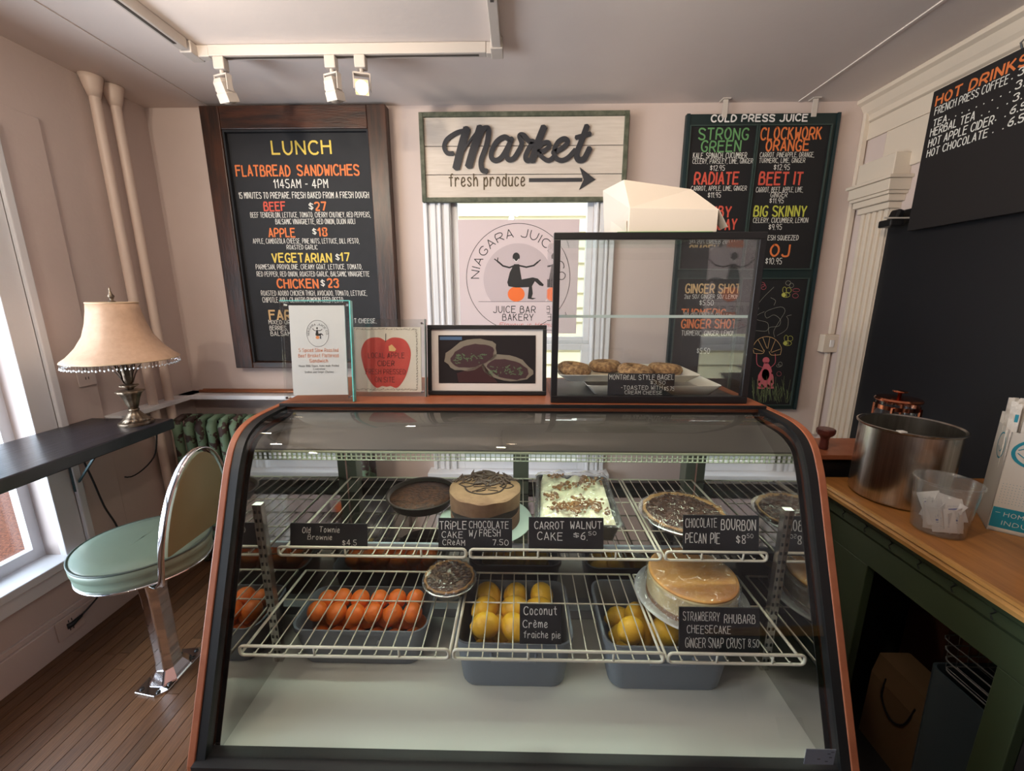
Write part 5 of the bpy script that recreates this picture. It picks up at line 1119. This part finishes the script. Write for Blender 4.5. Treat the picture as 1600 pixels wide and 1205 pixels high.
# tub of sugar packets
TX, TY2 = 1.115, 1.012
tbx = thing('packet_tub', 'clear plastic tub full of sugar packets on the oak counter', 'tub', (TX, TY2, .9005))
MB().lathe([(.001, .001), (.050, .001), (.053, .004), (.0645, .137), (.068, .139), (.068, .143), (.0655, .144), (.0635, .140), (.061, .118), (.0605, .116), (.051, .006), (.001, .004)], 56).obj('body', MPLAST, tbx, world=False, smooth=True, autosm=45)
pk_b = MB().box(-.023, .023, -.0012, .0012, -.029, .029)
MPK = mat('packet_paper', (226, 224, 224), .6, bump=.2, bscale=60)
MBLU = mat('blue_packet_print', (90, 110, 170), .6)
pk = pk_b.mesh('sugar_packet', MPK)
pl_ = MB().ribbon([(-.012, .002), (.012, .004)], .0045, lambda a, c: (a, -.0013, c)).ribbon([(-.013, -.004), (.012, -.003)], .0012, lambda a, c: (a, -.0013, c)).ribbon([(-.010, -.014), (.010, -.014)], .0009, lambda a, c: (a, -.0013, c))
for k in range(7): pl_.ribbon([(-.012+k*.004, .009), (-.0125+k*.0042, .012)], .0008, lambda a, c: (a, -.0013, c))
plm = pl_.mesh('print', MBLU)
rn = random.Random(21)
for k in range(22):
    lay = k // 8; a = rn.uniform(0, 6.28); r = rn.uniform(.005, .028)
    if k < 6: a = -2.6 + .45*k; r = .032
    x, y, z = TX+r*cos(a), TY2+r*sin(a), .9005+.034+(lay*.014 if k >= 6 else .004)+rn.uniform(0, .006)
    o = bpy.data.objects.new('sugar_packet', pk); COL.objects.link(o)
    o.location = (x, y, z); o.rotation_euler = (rn.uniform(-.25, .0), rn.uniform(-.25, .25), a+pi/2+rn.uniform(-.3, .3)) if k < 6 else (rn.uniform(-.9, -.2), rn.uniform(-.5, .5), rn.uniform(-1.2, .6))
    tag(o, 'small white sugar packet in the clear tub', 'sugar packet', 'sugar packets in the clear tub')
    q = bpy.data.objects.new('print', plm); COL.objects.link(q); q.parent = o
# straw box
sbx = thing('straw_box', 'white and teal printed cardboard box of wrapped straws', 'box', (1.343, 1.024, .9005), (0, 0, RAD(-38)))
MTL = mat('teal_print', (32, 136, 158), .5); MBXW = mat('box_white', (208, 202, 194), .6)
bw, bd, bh = .068, .060, .272
MB().box(-bw, bw, -bd, bd, 0, .004).box(-bw, bw, -bd, -bd+.0015, 0, bh).box(-bw, bw, bd-.0015, bd, 0, bh+.03).box(-bw, -bw+.0015, -bd, bd, 0, bh).box(bw-.0015, bw, -bd, bd, 0, bh).obj('carton', MBXW, sbx, world=False)
Pq = lambda a, c: (a, -bd-.0004, c); Pq2 = lambda a, c: (a, -bd-.0008, c); Pql = lambda a, c: (-bw-.0004, -a, c)
MB().flat([Pq(-bw+.002, .012), Pq(bw, .012), Pq(bw, .068), Pq(-bw+.002, .068)]).obj('teal_band', MTL, sbx, world=False)
text('HOME', -.045, .000, .046, .011, MWHL, sbx, Pq2, w=.0012); text('INDUSTRY', -.045, .055, .022, .011, MWHL, sbx, Pq2, w=.0012)
text('>', -.060, -.052, .046, .008, MWHL, sbx, Pq2, w=.001)
cz = .222
b = MB().ribbon([(-.012+.046*cos(k*pi/20), cz+.037*sin(k*pi/20)) for k in range(40)], .007, Pq2, closed=True); b.obj('oval_emblem', MTL, sbx, world=False)
b = MB().ribbon(spline([(-.05, cz-.002), (-.03, cz-.017), (-.008, cz-.017), (.028, cz+.0)], 5), .002, Pq2).ribbon(spline([(-.05, cz+.006), (-.028, cz+.017), (-.004, cz+.012), (.028, cz+.012)], 5), .002, Pq2); b.obj('oval_emblem_swash', MTL, sbx, world=False)
text('PHADE', -.038, .012, cz-.007, .013, MTL, sbx, Pq2, w=.002)
b = MB().ribbon([(.005+.03*cos(k*pi/14), cz+.034*sin(k*pi/14)) for k in range(28)], .004, Pql, closed=True).ribbon(spline([(-.012, cz-.006), (.005, cz-.017), (.02, cz-.002)], 4), .003, Pql); b.obj('round_emblem', MTL, sbx, world=False)
text('5', -.022, -.012, .160, .011, MINK, sbx, Pq2, w=.001)
text('SUST', -.01, .05, .128, .014, MTL, sbx, Pq2, w=.003); text('ECO', -.01, .04, .102, .014, MTL, sbx, Pq2, w=.003)
b = MB()
for i in range(18):
    for j in range(8):
        x_, z_ = -.06+i*.0058, .082+j*.0075
        if (x_ < -.03+.006*j or j < 2) and x_ < .05 and not (x_ > -.016 and 2 < j): b.flat([Pq(x_+.0009*cos(t*pi/2), z_+.0009*sin(t*pi/2)) for t in range(4)])
tag(b.obj('dot_pattern', MTL, sbx, world=False), kind='stuff')
# straws: each wrapped straw its own object standing in the box
MSTR = mat('straw_wrapper', (222, 216, 208), .6, rgb2=(200, 190, 180), scale=60, bump=.3, bscale=60)
sm_ = MB().loft([[(.0052*sx, .0024*sy, z) for sx, sy in ((-1, -1), (1, -1), (1, 1), (-1, 1))] for z in (0, .325)] + [[(.0058*sx, .0006*sy, .337) for sx, sy in ((-1, -1), (1, -1), (1, 1), (-1, 1))]])
smm = sm_.mesh('wrapped_straw', MSTR)
smark = MB().box(-.003, .003, -.0027, -.0025, .29, .31).mesh('print', MTL)
ca, sa_ = cos(RAD(-38)), sin(RAD(-38)); rn = random.Random(31)
for i in range(10):
    for j in range(7):
        lx_, ly_ = -.0575+i*.0128+rn.uniform(-.001, .001), -.049+j*.0162+rn.uniform(-.002, .002)
        o = bpy.data.objects.new('wrapped_straw', smm); COL.objects.link(o)
        o.location = (1.343+lx_*ca-ly_*sa_, 1.024+lx_*sa_+ly_*ca, .9055+rn.uniform(0, .007)); o.rotation_euler = (rn.uniform(-.03, .03), rn.uniform(-.03, .03), RAD(-38)+rn.uniform(-.3, .3))
        tag(o, 'white paper wrapped straw standing in the printed box', 'straw', 'wrapped straws in the printed box')
        if (i+j) % 4 == 0:
            q = bpy.data.objects.new('print', smark); COL.objects.link(q); q.parent = o
# woven basket at the frame edge
wk_ = thing('wicker_basket', 'woven wicker basket at the right edge of the oak counter', 'basket', (1.33, .815, .9005))
MWK = mat('wicker', (158, 112, 66), .6, rgb2=(120, 80, 44), scale=30)
for k in range(11):
    z = .006+k*.0095; P_ = rr(0, 0, .20+z*.25, .17+z*.25, .02, z, 3)
    P_ = [(x+(.0022*(1 if (i+k) % 2 else -1)), y+(.0022*(1 if (i+k) % 2 else -1)), zz) for i, (x, y, zz) in enumerate(P_)]
    MB().tube(P_, .0048, 6, closed=True).obj('weave', MWK, wk_, world=False, smooth=True)
b = MB()
for (x, y, _) in rr(0, 0, .20, .17, .02, 0, 2): b.tube([(x, y, 0), (x*1.12, y*1.14, .112)], .004, 5)
b.obj('stake', MWK, wk_, world=False); MB().box(-.09, .09, -.075, .075, .0, .006).obj('base', MWK, wk_, world=False)
# small dark camera bracket on pilaster capital
wc = thing('wall_camera', 'small black camera on a pale arm beside the hot drinks board', 'camera', (1.69, 2.02, 1.83))
MB().box(-.03, .03, -.035, .035, -.01, .022).obj('body', MBLACKM, wc, world=False, bevel=.006); MB().box(-.01, .02, -.02, .03, .022, .07).obj('head', MBLACKM, wc, world=False, bevel=.008)
MB().box(-.07, .05, -.045, -.04, .02, .026).obj('arm', MTRACK, wc, world=False)
wc.children[-1].rotation_euler = (0, RAD(20), 0)

for o in bpy.data.objects:
    if '_o' in o.keys(): del o['_o']
